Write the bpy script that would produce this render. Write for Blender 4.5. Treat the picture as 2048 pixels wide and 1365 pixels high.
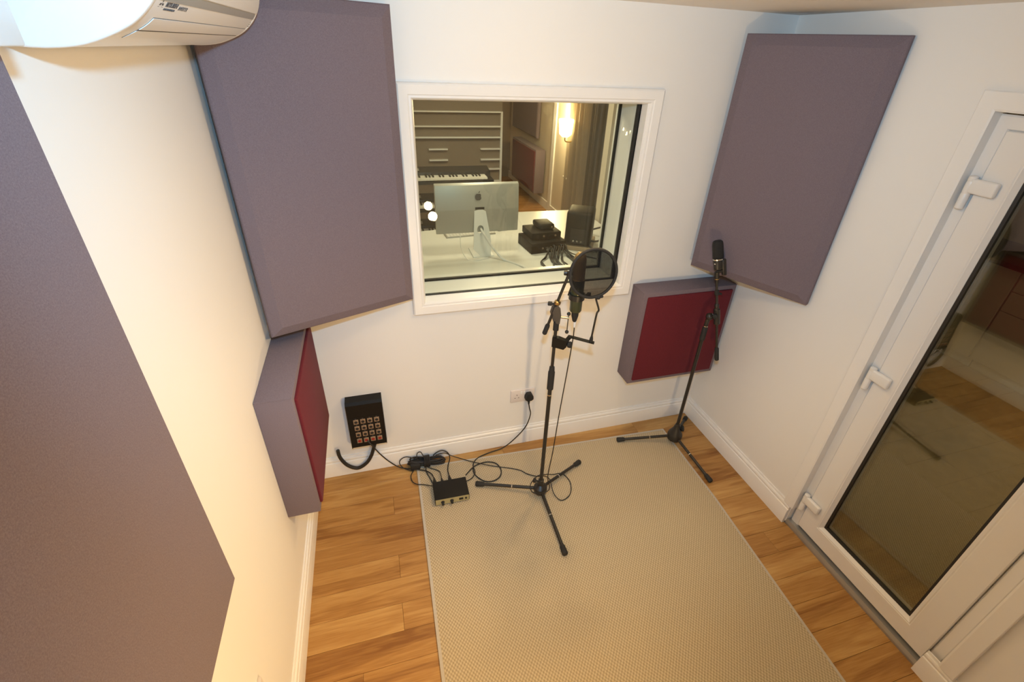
import bpy, bmesh, math, random
from mathutils import Vector, Matrix

random.seed(7)
V = Vector
PI = math.pi
for o in list(bpy.data.objects):
    bpy.data.objects.remove(o)
scene = bpy.context.scene
COL = scene.collection

# ------------------------------------------------------------------ camera, world, lights, exposure
cam_data = bpy.data.cameras.new('camera')
cam = bpy.data.objects.new('camera', cam_data)
COL.objects.link(cam)
cam.location = (-1.9158, -2.0605, 2.1111)
cam.rotation_mode = 'XYZ'
cam.rotation_euler = (1.0374, -0.0425, -0.2880)
cam_data.sensor_width = 36.0
cam_data.sensor_fit = 'HORIZONTAL'
cam_data.lens = 939.878 / 2048 * 36.0
cam_data.shift_x = -12.591 / 2048
cam_data.shift_y = -27.052 / 2048
cam_data.clip_start = 0.02
scene.camera = cam

world = bpy.data.worlds.new('world')
scene.world = world
world.use_nodes = True
world.node_tree.nodes['Background'].inputs[0].default_value = (1.0, 0.80, 0.55, 1)
world.node_tree.nodes['Background'].inputs[1].default_value = 0.02

vs = scene.view_settings
vs.view_transform = 'Standard'
vs.look = 'None'
vs.gamma = 1.0
vs.use_curve_mapping = False
vs.exposure = -0.17

WARM = (1.0, 0.67, 0.32)
COOL = (0.30, 0.66, 1.0)


def light(name, kind, loc, power, color, target=None, radius=0.05, cone=None, blend=1.0, size=None):
    d = bpy.data.lights.new(name, kind)
    d.energy = power
    d.color = color
    if kind == 'AREA':
        d.shape = 'DISK'
        d.size = size
    else:
        d.shadow_soft_size = radius
    if kind == 'SPOT':
        d.spot_size = math.radians(cone)
        d.spot_blend = blend
    o = bpy.data.objects.new(name, d)
    COL.objects.link(o)
    o.location = loc
    if target is not None:
        o.rotation_euler = (V(target) - V(loc)).to_track_quat('-Z', 'Y').to_euler()
    return o


# the camera's own flash head, just above the lens
light('flash_head', 'SPOT', (-1.87, -1.97, 2.285), 116, COOL, target=(-1.38, 0.0, 1.75), radius=0.03, cone=122, blend=0.7)
# three warm spots on one ceiling bar in front of the window wall
light('bar_spot', 'SPOT', (-0.92, -0.34, 2.22), 18, WARM, target=(-1.40, -1.4, 0), radius=0.035, cone=105, blend=0.7)
light('bar_spot', 'SPOT', (-0.92, -0.14, 2.22), 28, WARM, target=(-1.40, -1.6, 0), radius=0.035, cone=100, blend=0.7)
light('bar_spot', 'SPOT', (-0.96, -0.72, 2.22), 10, WARM, target=(-1.40, -0.8, 0), radius=0.035, cone=110, blend=0.7)
# added warm fills for the upper walls and left wall; low lamp behind the camera
light('booth_fill', 'POINT', (-1.30, -0.90, 2.20), 11, WARM, radius=0.09)
light('left_wall_fill', 'SPOT', (-0.25, -1.45, 2.15), 120, WARM, target=(-2.386, -0.95, 0.85), radius=0.07, cone=62, blend=1.0)
light('floor_lamp_behind', 'SPOT', (-1.38, -2.35, 0.68), 66, WARM, target=(-1.68, -1.35, 0.83), radius=0.042, cone=140, blend=0.8)
# outside the glazed door
light('next_room_light', 'AREA', (2.0, -1.4, 2.35), 6, (1.0, 0.76, 0.42), target=(2.0, -1.4, 0), size=0.4)
# control room
light('control_room_light', 'AREA', (-1.05, 0.85, 2.36), 13, (1.0, 0.84, 0.60), target=(-1.05, 0.85, 0), size=0.3)  # added fill for the computer's back and the desk front
light('control_room_light', 'AREA', (-0.9, 1.95, 2.36), 22, (1.0, 0.84, 0.60), target=(-0.9, 2.0, 0), size=0.5)
light('control_room_light', 'AREA', (-0.6, 4.4, 2.36), 7, (1.0, 0.80, 0.58), target=(-0.6, 4.4, 0), size=0.5)


# ------------------------------------------------------------------ materials
def nt(m):
    m.use_nodes = True
    t = m.node_tree
    return t, t.nodes, t.links


def rgba(c):
    return (c[0], c[1], c[2], 1.0)


def mat_plain(name, color, rough=0.5, metal=0.0, var=0.06, scale=30.0, bump=0.0, spec=0.5, bscale=None):
    m = bpy.data.materials.new(name)
    t, n, l = nt(m)
    b = n['Principled BSDF']
    b.inputs['Roughness'].default_value = rough
    b.inputs['Metallic'].default_value = metal
    b.inputs['Specular IOR Level'].default_value = spec
    tc = n.new('ShaderNodeTexCoord')
    no = n.new('ShaderNodeTexNoise')
    no.inputs['Scale'].default_value = scale
    no.inputs['Detail'].default_value = 4
    l.new(tc.outputs['Object'], no.inputs['Vector'])
    mx = n.new('ShaderNodeMix')
    mx.data_type = 'RGBA'
    mx.inputs[6].default_value = rgba([c * (1 - var) for c in color])
    mx.inputs[7].default_value = rgba([min(1, c * (1 + var)) for c in color])
    l.new(no.outputs['Fac'], mx.inputs[0])
    l.new(mx.outputs[2], b.inputs['Base Color'])
    if bump:
        nb = n.new('ShaderNodeTexNoise')
        nb.inputs['Scale'].default_value = bscale or scale * 8
        nb.inputs['Detail'].default_value = 3
        l.new(tc.outputs['Object'], nb.inputs['Vector'])
        bp = n.new('ShaderNodeBump')
        bp.inputs['Strength'].default_value = bump
        bp.inputs['Distance'].default_value = 0.002
        l.new(nb.outputs['Fac'], bp.inputs['Height'])
        l.new(bp.outputs['Normal'], b.inputs['Normal'])
    return m


def mat_emit(name, color, strength):
    m = bpy.data.materials.new(name)
    t, n, l = nt(m)
    n.remove(n['Principled BSDF'])
    e = n.new('ShaderNodeEmission')
    e.inputs[0].default_value = rgba(color)
    e.inputs[1].default_value = strength
    l.new(e.outputs[0], n['Material Output'].inputs[0])
    return m


def mat_glass(name, tint, f0=0.045):
    m = bpy.data.materials.new(name)
    t, n, l = nt(m)
    n.remove(n['Principled BSDF'])
    g = n.new('ShaderNodeNewGeometry')
    d = n.new('ShaderNodeVectorMath'); d.operation = 'DOT_PRODUCT'
    l.new(g.outputs['Incoming'], d.inputs[0]); l.new(g.outputs['Normal'], d.inputs[1])
    a = n.new('ShaderNodeMath'); a.operation = 'ABSOLUTE'
    l.new(d.outputs['Value'], a.inputs[0])
    s = n.new('ShaderNodeMath'); s.operation = 'SUBTRACT'; s.inputs[0].default_value = 1.0
    l.new(a.outputs[0], s.inputs[1])
    p = n.new('ShaderNodeMath'); p.operation = 'POWER'; p.inputs[1].default_value = 5.0
    l.new(s.outputs[0], p.inputs[0])
    k = n.new('ShaderNodeMath'); k.operation = 'MULTIPLY_ADD'
    k.inputs[1].default_value = 1 - f0; k.inputs[2].default_value = f0
    l.new(p.outputs[0], k.inputs[0])
    tr = n.new('ShaderNodeBsdfTransparent'); tr.inputs[0].default_value = rgba(tint)
    gl = n.new('ShaderNodeBsdfGlossy'); gl.inputs['Roughness'].default_value = 0.0
    gl.inputs['Color'].default_value = (1, 1, 1, 1)
    mx = n.new('ShaderNodeMixShader')
    l.new(k.outputs[0], mx.inputs[0]); l.new(tr.outputs[0], mx.inputs[1]); l.new(gl.outputs[0], mx.inputs[2])
    l.new(mx.outputs[0], n['Material Output'].inputs[0])
    return m


def mat_fabric(name, color, light_c):
    """stretched acoustic cloth: fine woven speckle"""
    m = bpy.data.materials.new(name)
    t, n, l = nt(m)
    b = n['Principled BSDF']
    b.inputs['Roughness'].default_value = 0.9
    b.inputs['Specular IOR Level'].default_value = 0.15
    b.inputs['Sheen Weight'].default_value = 0.04
    tc = n.new('ShaderNodeTexCoord')
    n1 = n.new('ShaderNodeTexNoise'); n1.inputs['Scale'].default_value = 420; n1.inputs['Detail'].default_value = 2
    n2 = n.new('ShaderNodeTexNoise'); n2.inputs['Scale'].default_value = 1300; n2.inputs['Detail'].default_value = 1
    for q in (n1, n2):
        l.new(tc.outputs['Object'], q.inputs['Vector'])
    ad = n.new('ShaderNodeMath'); ad.operation = 'MULTIPLY_ADD'; ad.inputs[1].default_value = 0.5
    l.new(n2.outputs['Fac'], ad.inputs[0])
    hf = n.new('ShaderNodeMath'); hf.operation = 'MULTIPLY'; hf.inputs[1].default_value = 0.5
    l.new(n1.outputs['Fac'], hf.inputs[0]); l.new(hf.outputs[0], ad.inputs[2])
    rp = n.new('ShaderNodeValToRGB')
    rp.color_ramp.elements[0].position = 0.38; rp.color_ramp.elements[0].color = rgba(color)
    rp.color_ramp.elements[1].position = 0.66; rp.color_ramp.elements[1].color = rgba(light_c)
    l.new(ad.outputs[0], rp.inputs[0]); l.new(rp.outputs[0], b.inputs['Base Color'])
    bp = n.new('ShaderNodeBump'); bp.inputs['Strength'].default_value = 0.35; bp.inputs['Distance'].default_value = 0.001
    l.new(ad.outputs[0], bp.inputs['Height']); l.new(bp.outputs['Normal'], b.inputs['Normal'])
    return m


def mat_oak(name):
    m = bpy.data.materials.new(name)
    t, n, l = nt(m)
    b = n['Principled BSDF']
    b.inputs['Roughness'].default_value = 0.42
    b.inputs['Specular IOR Level'].default_value = 0.4
    tc = n.new('ShaderNodeTexCoord'); oi = n.new('ShaderNodeObjectInfo')
    sh = n.new('ShaderNodeVectorMath'); sh.operation = 'SCALE'; sh.inputs[0].default_value = (37.0, 91.0, 13.0)
    l.new(oi.outputs['Random'], sh.inputs['Scale'])
    ad = n.new('ShaderNodeVectorMath'); ad.operation = 'ADD'
    l.new(tc.outputs['Object'], ad.inputs[0]); l.new(sh.outputs[0], ad.inputs[1])
    mp = n.new('ShaderNodeMapping'); mp.inputs['Scale'].default_value = (0.9, 8.0, 1.0)
    l.new(ad.outputs[0], mp.inputs['Vector'])
    big = n.new('ShaderNodeTexNoise'); big.inputs['Scale'].default_value = 1.9; big.inputs['Detail'].default_value = 3
    big.inputs['Distortion'].default_value = 0.45
    l.new(mp.outputs[0], big.inputs['Vector'])
    # growth rings: contour lines of the large noise
    rg = n.new('ShaderNodeMath'); rg.operation = 'MULTIPLY'; rg.inputs[1].default_value = 38
    l.new(big.outputs['Fac'], rg.inputs[0])
    sn = n.new('ShaderNodeMath'); sn.operation = 'SINE'; l.new(rg.outputs[0], sn.inputs[0])
    fine = n.new('ShaderNodeTexNoise'); fine.inputs['Scale'].default_value = 14; fine.inputs['Detail'].default_value = 5
    mp2 = n.new('ShaderNodeMapping'); mp2.inputs['Scale'].default_value = (0.6, 12.0, 1.0)
    l.new(ad.outputs[0], mp2.inputs['Vector']); l.new(mp2.outputs[0], fine.inputs['Vector'])
    f = n.new('ShaderNodeMath'); f.operation = 'MULTIPLY_ADD'; f.inputs[1].default_value = 0.035
    l.new(sn.outputs[0], f.inputs[0])
    f2 = n.new('ShaderNodeMath'); f2.operation = 'MULTIPLY_ADD'; f2.inputs[1].default_value = 0.30
    l.new(fine.outputs['Fac'], f2.inputs[0])
    f3 = n.new('ShaderNodeMath'); f3.operation = 'MULTIPLY'; f3.inputs[1].default_value = 0.70
    l.new(big.outputs['Fac'], f3.inputs[0]); l.new(f3.outputs[0], f2.inputs[2]); l.new(f2.outputs[0], f.inputs[2])
    # plank to plank tone
    f4 = n.new('ShaderNodeMath'); f4.operation = 'MULTIPLY_ADD'; f4.inputs[1].default_value = 0.20
    l.new(oi.outputs['Random'], f4.inputs[0])
    f5 = n.new('ShaderNodeMath'); f5.operation = 'SUBTRACT'; f5.inputs[1].default_value = 0.10
    l.new(f.outputs[0], f5.inputs[0]); l.new(f5.outputs[0], f4.inputs[2])
    rp = n.new('ShaderNodeValToRGB')
    e = rp.color_ramp.elements
    e[0].position = 0.30; e[0].color = (0.23, 0.095, 0.022, 1)
    e[1].position = 0.72; e[1].color = (0.55, 0.325, 0.115, 1)
    x = e.new(0.50); x.color = (0.405, 0.205, 0.058, 1)
    l.new(f4.outputs[0], rp.inputs[0]); l.new(rp.outputs[0], b.inputs['Base Color'])
    bp = n.new('ShaderNodeBump'); bp.inputs['Strength'].default_value = 0.12; bp.inputs['Distance'].default_value = 0.001
    l.new(fine.outputs['Fac'], bp.inputs['Height']); l.new(bp.outputs['Normal'], b.inputs['Normal'])
    return m


def mat_weave(name):
    m = bpy.data.materials.new(name)
    t, n, l = nt(m)
    b = n['Principled BSDF']
    b.inputs['Roughness'].default_value = 0.75
    b.inputs['Specular IOR Level'].default_value = 0.3
    tc = n.new('ShaderNodeTexCoord'); sp = n.new('ShaderNodeSeparateXYZ')
    l.new(tc.outputs['Object'], sp.inputs[0])

    def cosn(sock, pitch):
        a = n.new('ShaderNodeMath'); a.operation = 'MULTIPLY'; a.inputs[1].default_value = 2 * PI / pitch
        l.new(sock, a.inputs[0])
        c = n.new('ShaderNodeMath'); c.operation = 'COSINE'; l.new(a.outputs[0], c.inputs[0])
        return c.outputs[0]
    cx = cosn(sp.outputs['X'], 0.0140); cy = cosn(sp.outputs['Y'], 0.0180)
    mu = n.new('ShaderNodeMath'); mu.operation = 'MULTIPLY'; l.new(cx, mu.inputs[0]); l.new(cy, mu.inputs[1])
    no = n.new('ShaderNodeTexNoise'); no.inputs['Scale'].default_value = 160; no.inputs['Detail'].default_value = 3
    l.new(tc.outputs['Object'], no.inputs['Vector'])
    h = n.new('ShaderNodeMath'); h.operation = 'MULTIPLY_ADD'; h.inputs[1].default_value = 0.32; h.inputs[2].default_value = 0.22
    l.new(mu.outputs[0], h.inputs[0])
    h2 = n.new('ShaderNodeMath'); h2.operation = 'MULTIPLY_ADD'; h2.inputs[1].default_value = 0.5
    l.new(no.outputs['Fac'], h2.inputs[0]); l.new(h.outputs[0], h2.inputs[2])
    rp = n.new('ShaderNodeValToRGB')
    rp.color_ramp.elements[0].position = 0.2; rp.color_ramp.elements[0].color = (0.345, 0.268, 0.165, 1)
    rp.color_ramp.elements[1].position = 0.75; rp.color_ramp.elements[1].color = (0.58, 0.475, 0.315, 1)
    l.new(h2.outputs[0], rp.inputs[0]); l.new(rp.outputs[0], b.inputs['Base Color'])
    bp = n.new('ShaderNodeBump'); bp.inputs['Strength'].default_value = 0.6; bp.inputs['Distance'].default_value = 0.002
    l.new(h2.outputs[0], bp.inputs['Height']); l.new(bp.outputs['Normal'], b.inputs['Normal'])
    return m


def mat_mesh(name, see):
    """fine black nylon gauze: thread pattern that lets part of the light through"""
    m = bpy.data.materials.new(name)
    t, n, l = nt(m)
    b = n['Principled BSDF']
    b.inputs['Base Color'].default_value = (0.006, 0.006, 0.0065, 1)
    b.inputs['Specular IOR Level'].default_value = 0.2
    b.inputs['Roughness'].default_value = 0.7
    tc = n.new('ShaderNodeTexCoord')
    no = n.new('ShaderNodeTexNoise'); no.inputs['Scale'].default_value = 480; no.inputs['Detail'].default_value = 2
    l.new(tc.outputs['Object'], no.inputs['Vector'])
    k = n.new('ShaderNodeMath'); k.operation = 'MULTIPLY_ADD'; k.inputs[1].default_value = 0.5; k.inputs[2].default_value = see - 0.25
    l.new(no.outputs['Fac'], k.inputs[0])
    tr = n.new('ShaderNodeBsdfTransparent')
    mx = n.new('ShaderNodeMixShader')
    l.new(k.outputs[0], mx.inputs[0]); l.new(b.outputs[0], mx.inputs[1]); l.new(tr.outputs[0], mx.inputs[2])
    l.new(mx.outputs[0], n['Material Output'].inputs[0])
    return m


M = {}
M['wall'] = mat_plain('wall_paint', (0.82, 0.805, 0.775), 0.55, var=0.012, scale=3, bump=0.03, bscale=240)
M['ceiling'] = mat_plain('ceiling_paint', (0.82, 0.80, 0.77), 0.7, var=0.012, scale=3)
M['gloss'] = mat_plain('gloss_white_paint', (0.83, 0.815, 0.79), 0.30, var=0.015, scale=6)
M['upvc'] = mat_plain('white_upvc', (0.80, 0.79, 0.775), 0.25, var=0.01, scale=5)
M['whiteplastic'] = mat_plain('white_plastic', (0.83, 0.83, 0.81), 0.30, var=0.01, scale=5)
M['sockplastic'] = mat_plain('socket_plastic', (0.72, 0.66, 0.63), 0.35, var=0.01, scale=5)
M['trunkplastic'] = mat_plain('trunking_plastic', (0.76, 0.80, 0.82), 0.40, var=0.01, scale=5)
M['oak'] = mat_oak('oak_boards')
M['gapwood'] = mat_plain('subfloor', (0.08, 0.035, 0.012), 0.8)
M['weave'] = mat_weave('flatweave_rug')
M['binding'] = mat_plain('rug_binding', (0.50, 0.45, 0.38), 0.8, var=0.12, scale=220)
M['mauve'] = mat_fabric('mauve_acoustic_cloth', (0.152, 0.118, 0.136), (0.218, 0.174, 0.196))
M['maroon'] = mat_fabric('maroon_acoustic_cloth', (0.105, 0.013, 0.019), (0.150, 0.021, 0.030))
M['blackmetal'] = mat_plain('black_painted_steel', (0.018, 0.016, 0.014), 0.38, var=0.15, scale=60)
M['rubber'] = mat_plain('black_rubber', (0.016, 0.015, 0.014), 0.75, var=0.2, scale=90, bump=0.2)
M['cable'] = mat_plain('black_cable', (0.014, 0.012, 0.011), 0.55, var=0.2, scale=90)
M['chrome'] = mat_plain('chrome', (0.75, 0.72, 0.66), 0.15, metal=1.0, var=0.03)
M['brass'] = mat_plain('brassy_nut', (0.55, 0.40, 0.20), 0.3, metal=1.0, var=0.05)
M['micgreen'] = mat_plain('grey_green_enamel', (0.062, 0.070, 0.036), 0.30, metal=0.3, var=0.06)
M['grille'] = mat_plain('mic_grille', (0.50, 0.36, 0.17), 0.35, metal=1.0, var=0.5, scale=700, bump=0.9, bscale=900)
M['darkgrille'] = mat_plain('dark_mic_grille', (0.03, 0.03, 0.03), 0.5, metal=0.6, var=0.5, scale=700, bump=0.9, bscale=900)
M['gauze'] = mat_mesh('black_gauze', 0.36)
M['glass'] = mat_glass('clear_glass', (0.955, 0.975, 0.945), 0.035)
M['glass2'] = mat_glass('door_glass', (0.88, 0.88, 0.82), 0.075)
M['gasket'] = mat_plain('black_gasket', (0.012, 0.011, 0.010), 0.5)
M['alu_lit'] = mat_plain('flash_lit_aluminium', (0.88, 0.89, 0.87), 0.45, metal=0.05, var=0.03, scale=40)  # paler copy of the aluminium, with the flash reflection put into its colour
M['alu'] = mat_plain('brushed_aluminium', (0.46, 0.46, 0.43), 0.40, metal=0.35, var=0.04, scale=40)
M['gold'] = mat_plain('olive_gold_panel', (0.42, 0.37, 0.20), 0.4, metal=0.25, var=0.05)
M['red'] = mat_plain('red_plastic', (0.30, 0.015, 0.012), 0.4)
M['silver'] = mat_plain('nickel_plate', (0.36, 0.27, 0.19), 0.4, metal=0.5, var=0.2)
M['boxblack'] = mat_plain('black_powder_coat', (0.007, 0.006, 0.005), 0.5, var=0.2, scale=200, bump=0.2, spec=0.25)
M['print'] = mat_plain('grey_print', (0.09, 0.085, 0.085), 0.6)
M['desk'] = mat_plain('white_desk', (0.80, 0.80, 0.76), 0.3, var=0.01, scale=5)
M['foam'] = mat_plain('tan_foam', (0.42, 0.32, 0.22), 0.95, var=0.15, scale=120)
M['taupe'] = mat_plain('taupe_wall', (0.23, 0.18, 0.135), 0.8, var=0.04)
M['creamwall'] = mat_plain('cream_wall', (0.62, 0.55, 0.44), 0.7, var=0.02)
M['curtain'] = mat_plain('cream_curtain', (0.62, 0.54, 0.42), 0.85, var=0.10, scale=20)
M['browncurtain'] = mat_plain('taupe_curtain', (0.24, 0.20, 0.155), 0.85, var=0.10, scale=20)
M['keywhite'] = mat_plain('ivory_keys', (0.72, 0.70, 0.64), 0.3)
M['keybed'] = mat_plain('keyboard_black', (0.015, 0.015, 0.017), 0.28)
M['shade'] = mat_emit('lit_lamp_shade', (1.0, 0.74, 0.36), 16.0)
M['bulb'] = mat_emit('lit_bulb', (1.0, 0.80, 0.48), 220.0)
M['paving'] = mat_plain('tan_paving', (0.42, 0.33, 0.19), 0.8, var=0.2, scale=14)
M['cabgrey'] = mat_plain('grey_cabinet', (0.60, 0.59, 0.53), 0.45, var=0.02)
M['darksteel'] = mat_plain('dark_steel', (0.10, 0.09, 0.08), 0.35, metal=0.5)
M['steelgrey'] = mat_plain('grey_threshold', (0.40, 0.40, 0.39), 0.35, metal=0.6)


# ------------------------------------------------------------------ mesh helpers (world coordinates)
def BM():
    return bmesh.new()


def world_off(o):
    p = V((0, 0, 0))
    while o is not None:
        p += o.location
        o = o.parent
    return p


def obj(name, bm, mat, parent=None, smooth=35, label=None, kind=None):
    off = world_off(parent)
    if off.length:
        for v in bm.verts:
            v.co -= off
    bmesh.ops.recalc_face_normals(bm, faces=bm.faces[:])
    me = bpy.data.meshes.new(name)
    bm.to_mesh(me)
    bm.free()
    if smooth:
        for p in me.polygons:
            p.use_smooth = True
        me.set_sharp_from_angle(angle=math.radians(smooth))
    me.materials.append(mat)
    o = bpy.data.objects.new(name, me)
    COL.objects.link(o)
    if parent:
        o.parent = parent
    if label:
        o['label'] = label
    if kind:
        o['kind'] = kind
    return o


def thing(name, label, cat, loc=(0, 0, 0), group=None, kind=None):
    o = bpy.data.objects.new(name, None)
    o.empty_display_size = 0.05
    COL.objects.link(o)
    o.location = loc
    if label:
        o['label'] = label
    if cat:
        o['category'] = cat
    if group:
        o['group'] = group
    if kind:
        o['kind'] = kind
    return o


def tag(o, label, cat, group=None):
    o['label'] = label
    o['category'] = cat
    if group:
        o['group'] = group
    return o


def struct(name, bm, mat, parent=None, smooth=35, label=None):
    o = obj(name, bm, mat, parent, smooth)
    if parent is None:
        o['kind'] = 'structure'
    if label:
        o['label'] = label
    return o


def hull8(bm, c):
    """eight corners: 0-3 one end (loop), 4-7 the other end"""
    v = [bm.verts.new(p) for p in c]
    for f in ((0, 1, 2, 3), (7, 6, 5, 4), (0, 4, 5, 1), (1, 5, 6, 2), (2, 6, 7, 3), (3, 7, 4, 0)):
        bm.faces.new([v[i] for i in f])
    return v


def box(bm, x0, x1, y0, y1, z0, z1, bevel=0.0, seg=2):
    t = bmesh.new()
    hull8(t, [(x0, y0, z0), (x1, y0, z0), (x1, y1, z0), (x0, y1, z0), (x0, y0, z1), (x1, y0, z1), (x1, y1, z1), (x0, y1, z1)])
    bmesh.ops.recalc_face_normals(t, faces=t.faces[:])
    if bevel:
        bmesh.ops.bevel(t, geom=t.edges[:], offset=bevel, segments=seg, affect='EDGES', profile=0.5)
    merge(bm, t)


def obox(bm, c, ax, ay, az, hx, hy, hz, bevel=0.0, seg=2):
    c, ax, ay, az = V(c), V(ax).normalized(), V(ay).normalized(), V(az).normalized()
    t = bmesh.new()
    P = lambda i, j, k: c + ax * hx * i + ay * hy * j + az * hz * k
    hull8(t, [P(-1, -1, -1), P(1, -1, -1), P(1, 1, -1), P(-1, 1, -1), P(-1, -1, 1), P(1, -1, 1), P(1, 1, 1), P(-1, 1, 1)])
    bmesh.ops.recalc_face_normals(t, faces=t.faces[:])
    if bevel:
        bmesh.ops.bevel(t, geom=t.edges[:], offset=bevel, segments=seg, affect='EDGES', profile=0.5)
    merge(bm, t)


def merge(bm, t):
    m = {}
    for v in t.verts:
        m[v] = bm.verts.new(v.co)
    for f in t.faces:
        try:
            bm.faces.new([m[v] for v in f.verts])
        except ValueError:
            pass
    t.free()


def frames(pts, closed=False):
    n = len(pts)
    tang = []
    for i in range(n):
        a = pts[(i - 1) % n] if (closed or i > 0) else pts[i]
        b = pts[(i + 1) % n] if (closed or i < n - 1) else pts[i]
        d = (b - a)
        tang.append(d.normalized() if d.length > 1e-9 else V((0, 0, 1)))
    u = tang[0].orthogonal().normalized()
    out = []
    for i in range(n):
        t = tang[i]
        u = (u - t * u.dot(t))
        if u.length < 1e-6:
            u = t.orthogonal()
        u.normalize()
        out.append((u.copy(), t.cross(u).normalized()))
    return out


def tube(bm, pts, r, seg=8, closed=False, radii=None, cap=True):
    pts = [V(p) for p in pts]
    fr = frames(pts, closed)
    rings = []
    for i, p in enumerate(pts):
        rr = radii[i] if radii else r
        u, w = fr[i]
        rings.append([bm.verts.new(p + (u * math.cos(2 * PI * k / seg) + w * math.sin(2 * PI * k / seg)) * rr) for k in range(seg)])
    n = len(rings)
    for i in range(n if closed else n - 1):
        a, b = rings[i], rings[(i + 1) % n]
        for k in range(seg):
            bm.faces.new((a[k], a[(k + 1) % seg], b[(k + 1) % seg], b[k]))
    if cap and not closed:
        bm.faces.new(rings[0][::-1])
        bm.faces.new(rings[-1])


def lathe(bm, p0, axis, prof, seg=20, cap=True):
    """prof = [(distance along axis, radius)]"""
    p0, ax = V(p0), V(axis).normalized()
    u = ax.orthogonal().normalized()
    w = ax.cross(u)
    rings = []
    for t, r in prof:
        r = max(r, 1e-5)
        rings.append([bm.verts.new(p0 + ax * t + (u * math.cos(2 * PI * k / seg) + w * math.sin(2 * PI * k / seg)) * r) for k in range(seg)])
    for a, b in zip(rings, rings[1:]):
        for k in range(seg):
            bm.faces.new((a[k], a[(k + 1) % seg], b[(k + 1) % seg], b[k]))
    if cap:
        bm.faces.new(rings[0][::-1])
        bm.faces.new(rings[-1])


def prism(bm, poly, vec):
    """polygon of 3-D points swept along vec"""
    vec = V(vec)
    a = [bm.verts.new(V(p)) for p in poly]
    b = [bm.verts.new(V(p) + vec) for p in poly]
    n = len(a)
    bm.faces.new(a[::-1])
    bm.faces.new(b)
    for i in range(n):
        bm.faces.new((a[i], a[(i + 1) % n], b[(i + 1) % n], b[i]))


def ball(bm, c, r, seg=14):
    lathe(bm, V(c) - V((0, 0, r)), (0, 0, 1), [(r - r * math.cos(PI * i / 10), r * math.sin(PI * i / 10)) for i in range(11)], seg, cap=False)


def catmull(P, n=8, closed=False):
    P = [V(p) for p in P]
    out = []
    N = len(P)
    for i in range(N if closed else N - 1):
        g = (lambda k: P[k % N]) if closed else (lambda k: P[max(0, min(N - 1, k))])
        p0, p1, p2, p3 = g(i - 1), g(i), g(i + 1), g(i + 2)
        for k in range(n):
            t = k / n
            out.append(0.5 * ((2 * p1) + (p2 - p0) * t + (2 * p0 - 5 * p1 + 4 * p2 - p3) * t * t + (3 * p1 - p0 - 3 * p2 + p3) * t ** 3))
    if not closed:
        out.append(P[-1])
    return out


def ring_sweep(bm, x0, x1, z0, z1, prof, to3d):
    """moulding with mitred corners round a rectangle; prof = closed list of (inset, depth)"""
    loops = []
    for ins, dep in prof:
        loops.append([bm.verts.new(to3d(a, b, dep)) for a, b in ((x0 + ins, z0 + ins), (x1 - ins, z0 + ins), (x1 - ins, z1 - ins), (x0 + ins, z1 - ins))])
    n = len(loops)
    for i in range(n):
        a, b = loops[i], loops[(i + 1) % n]
        for k in range(4):
            bm.faces.new((a[k], a[(k + 1) % 4], b[(k + 1) % 4], b[k]))


def text(name, s, size, origin, right, up, mat, parent, bold=0.0, width=None, depth=0.0004, align='LEFT'):
    cu = bpy.data.curves.new(name, 'FONT')
    cu.body = s
    cu.size = size
    cu.extrude = depth
    cu.offset = bold
    cu.align_x = align
    o = bpy.data.objects.new(name, cu)
    COL.objects.link(o)
    bpy.context.view_layer.update()
    me = bpy.data.meshes.new_from_object(o.evaluated_get(bpy.context.evaluated_depsgraph_get()))
    COL.objects.unlink(o)
    bpy.data.objects.remove(o)
    r, u = V(right).normalized(), V(up).normalized()
    nn = r.cross(u)
    sx = 1.0
    if width:
        xs = [v.co.x for v in me.vertices]
        sx = width / (max(xs) - min(xs))
    off = V(origin) - world_off(parent)
    for v in me.vertices:
        c = v.co.copy()
        v.co = off + r * c.x * sx + u * c.y + nn * c.z
    me.materials.append(mat)
    q = bpy.data.objects.new(name, me)
    COL.objects.link(q)
    q.parent = parent
    return q


# ------------------------------------------------------------------ room shell of the recording booth
LW = -2.386          # inner face of the left wall; right wall is x = 0, window wall is y = 0
H = 2.2987
YF = -2.75           # wall behind the camera
BT = 0.29            # thickness of the window wall

fl = BM(); box(fl, LW - 0.1, 0.12, YF - 0.1, 0.0, -0.05, -0.004)
floor = struct('floor', fl, M['gapwood'])
rng = random.Random(5)
PW = 0.1178
row_joints = {2: [-1.99, -0.72], 5: [-1.987, -0.9], 7: [-1.989, -0.6], 9: [-2.155, -0.159 - 0.9], 9.5: []}
k = 0
y = -0.002
while y > YF:
    y1 = max(y - PW, YF)
    if k in row_joints:
        cuts = row_joints[k]
    elif k == 8:
        cuts = [-1.30, -0.159]
    else:
        c0 = rng.uniform(-1.7, -1.1)
        cuts = [c0, c0 + rng.uniform(0.75, 0.95)]
        cuts = [c for c in cuts if LW + 0.15 < c < -0.12]
    xs = [LW] + sorted(cuts) + [0.0 if not (-1.66 < y < -0.93) else 0.02]
    for a, b in zip(xs, xs[1:]):
        bm = BM()
        dz = rng.uniform(-0.0003, 0.0)
        box(bm, a + 0.0004, b - 0.0004, y1 + 0.0004, y - 0.0004, -0.012, dz, bevel=0.0009, seg=1)
        obj('plank', bm, M['oak'], floor, smooth=0)
    y = y1
    k += 1

bm = BM(); box(bm, LW - 0.1, 0.12, YF - 0.1, BT, H, H + 0.05)
struct('ceiling', bm, M['ceiling'])
bm = BM(); box(bm, LW - 0.1, LW, YF - 0.1, BT, -0.05, H)
struct('wall_left', bm, M['wall'])
bm = BM(); box(bm, LW - 0.1, 0.12, YF - 0.1, YF, -0.05, H)
struct('wall_front', bm, M['wall'])

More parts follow.
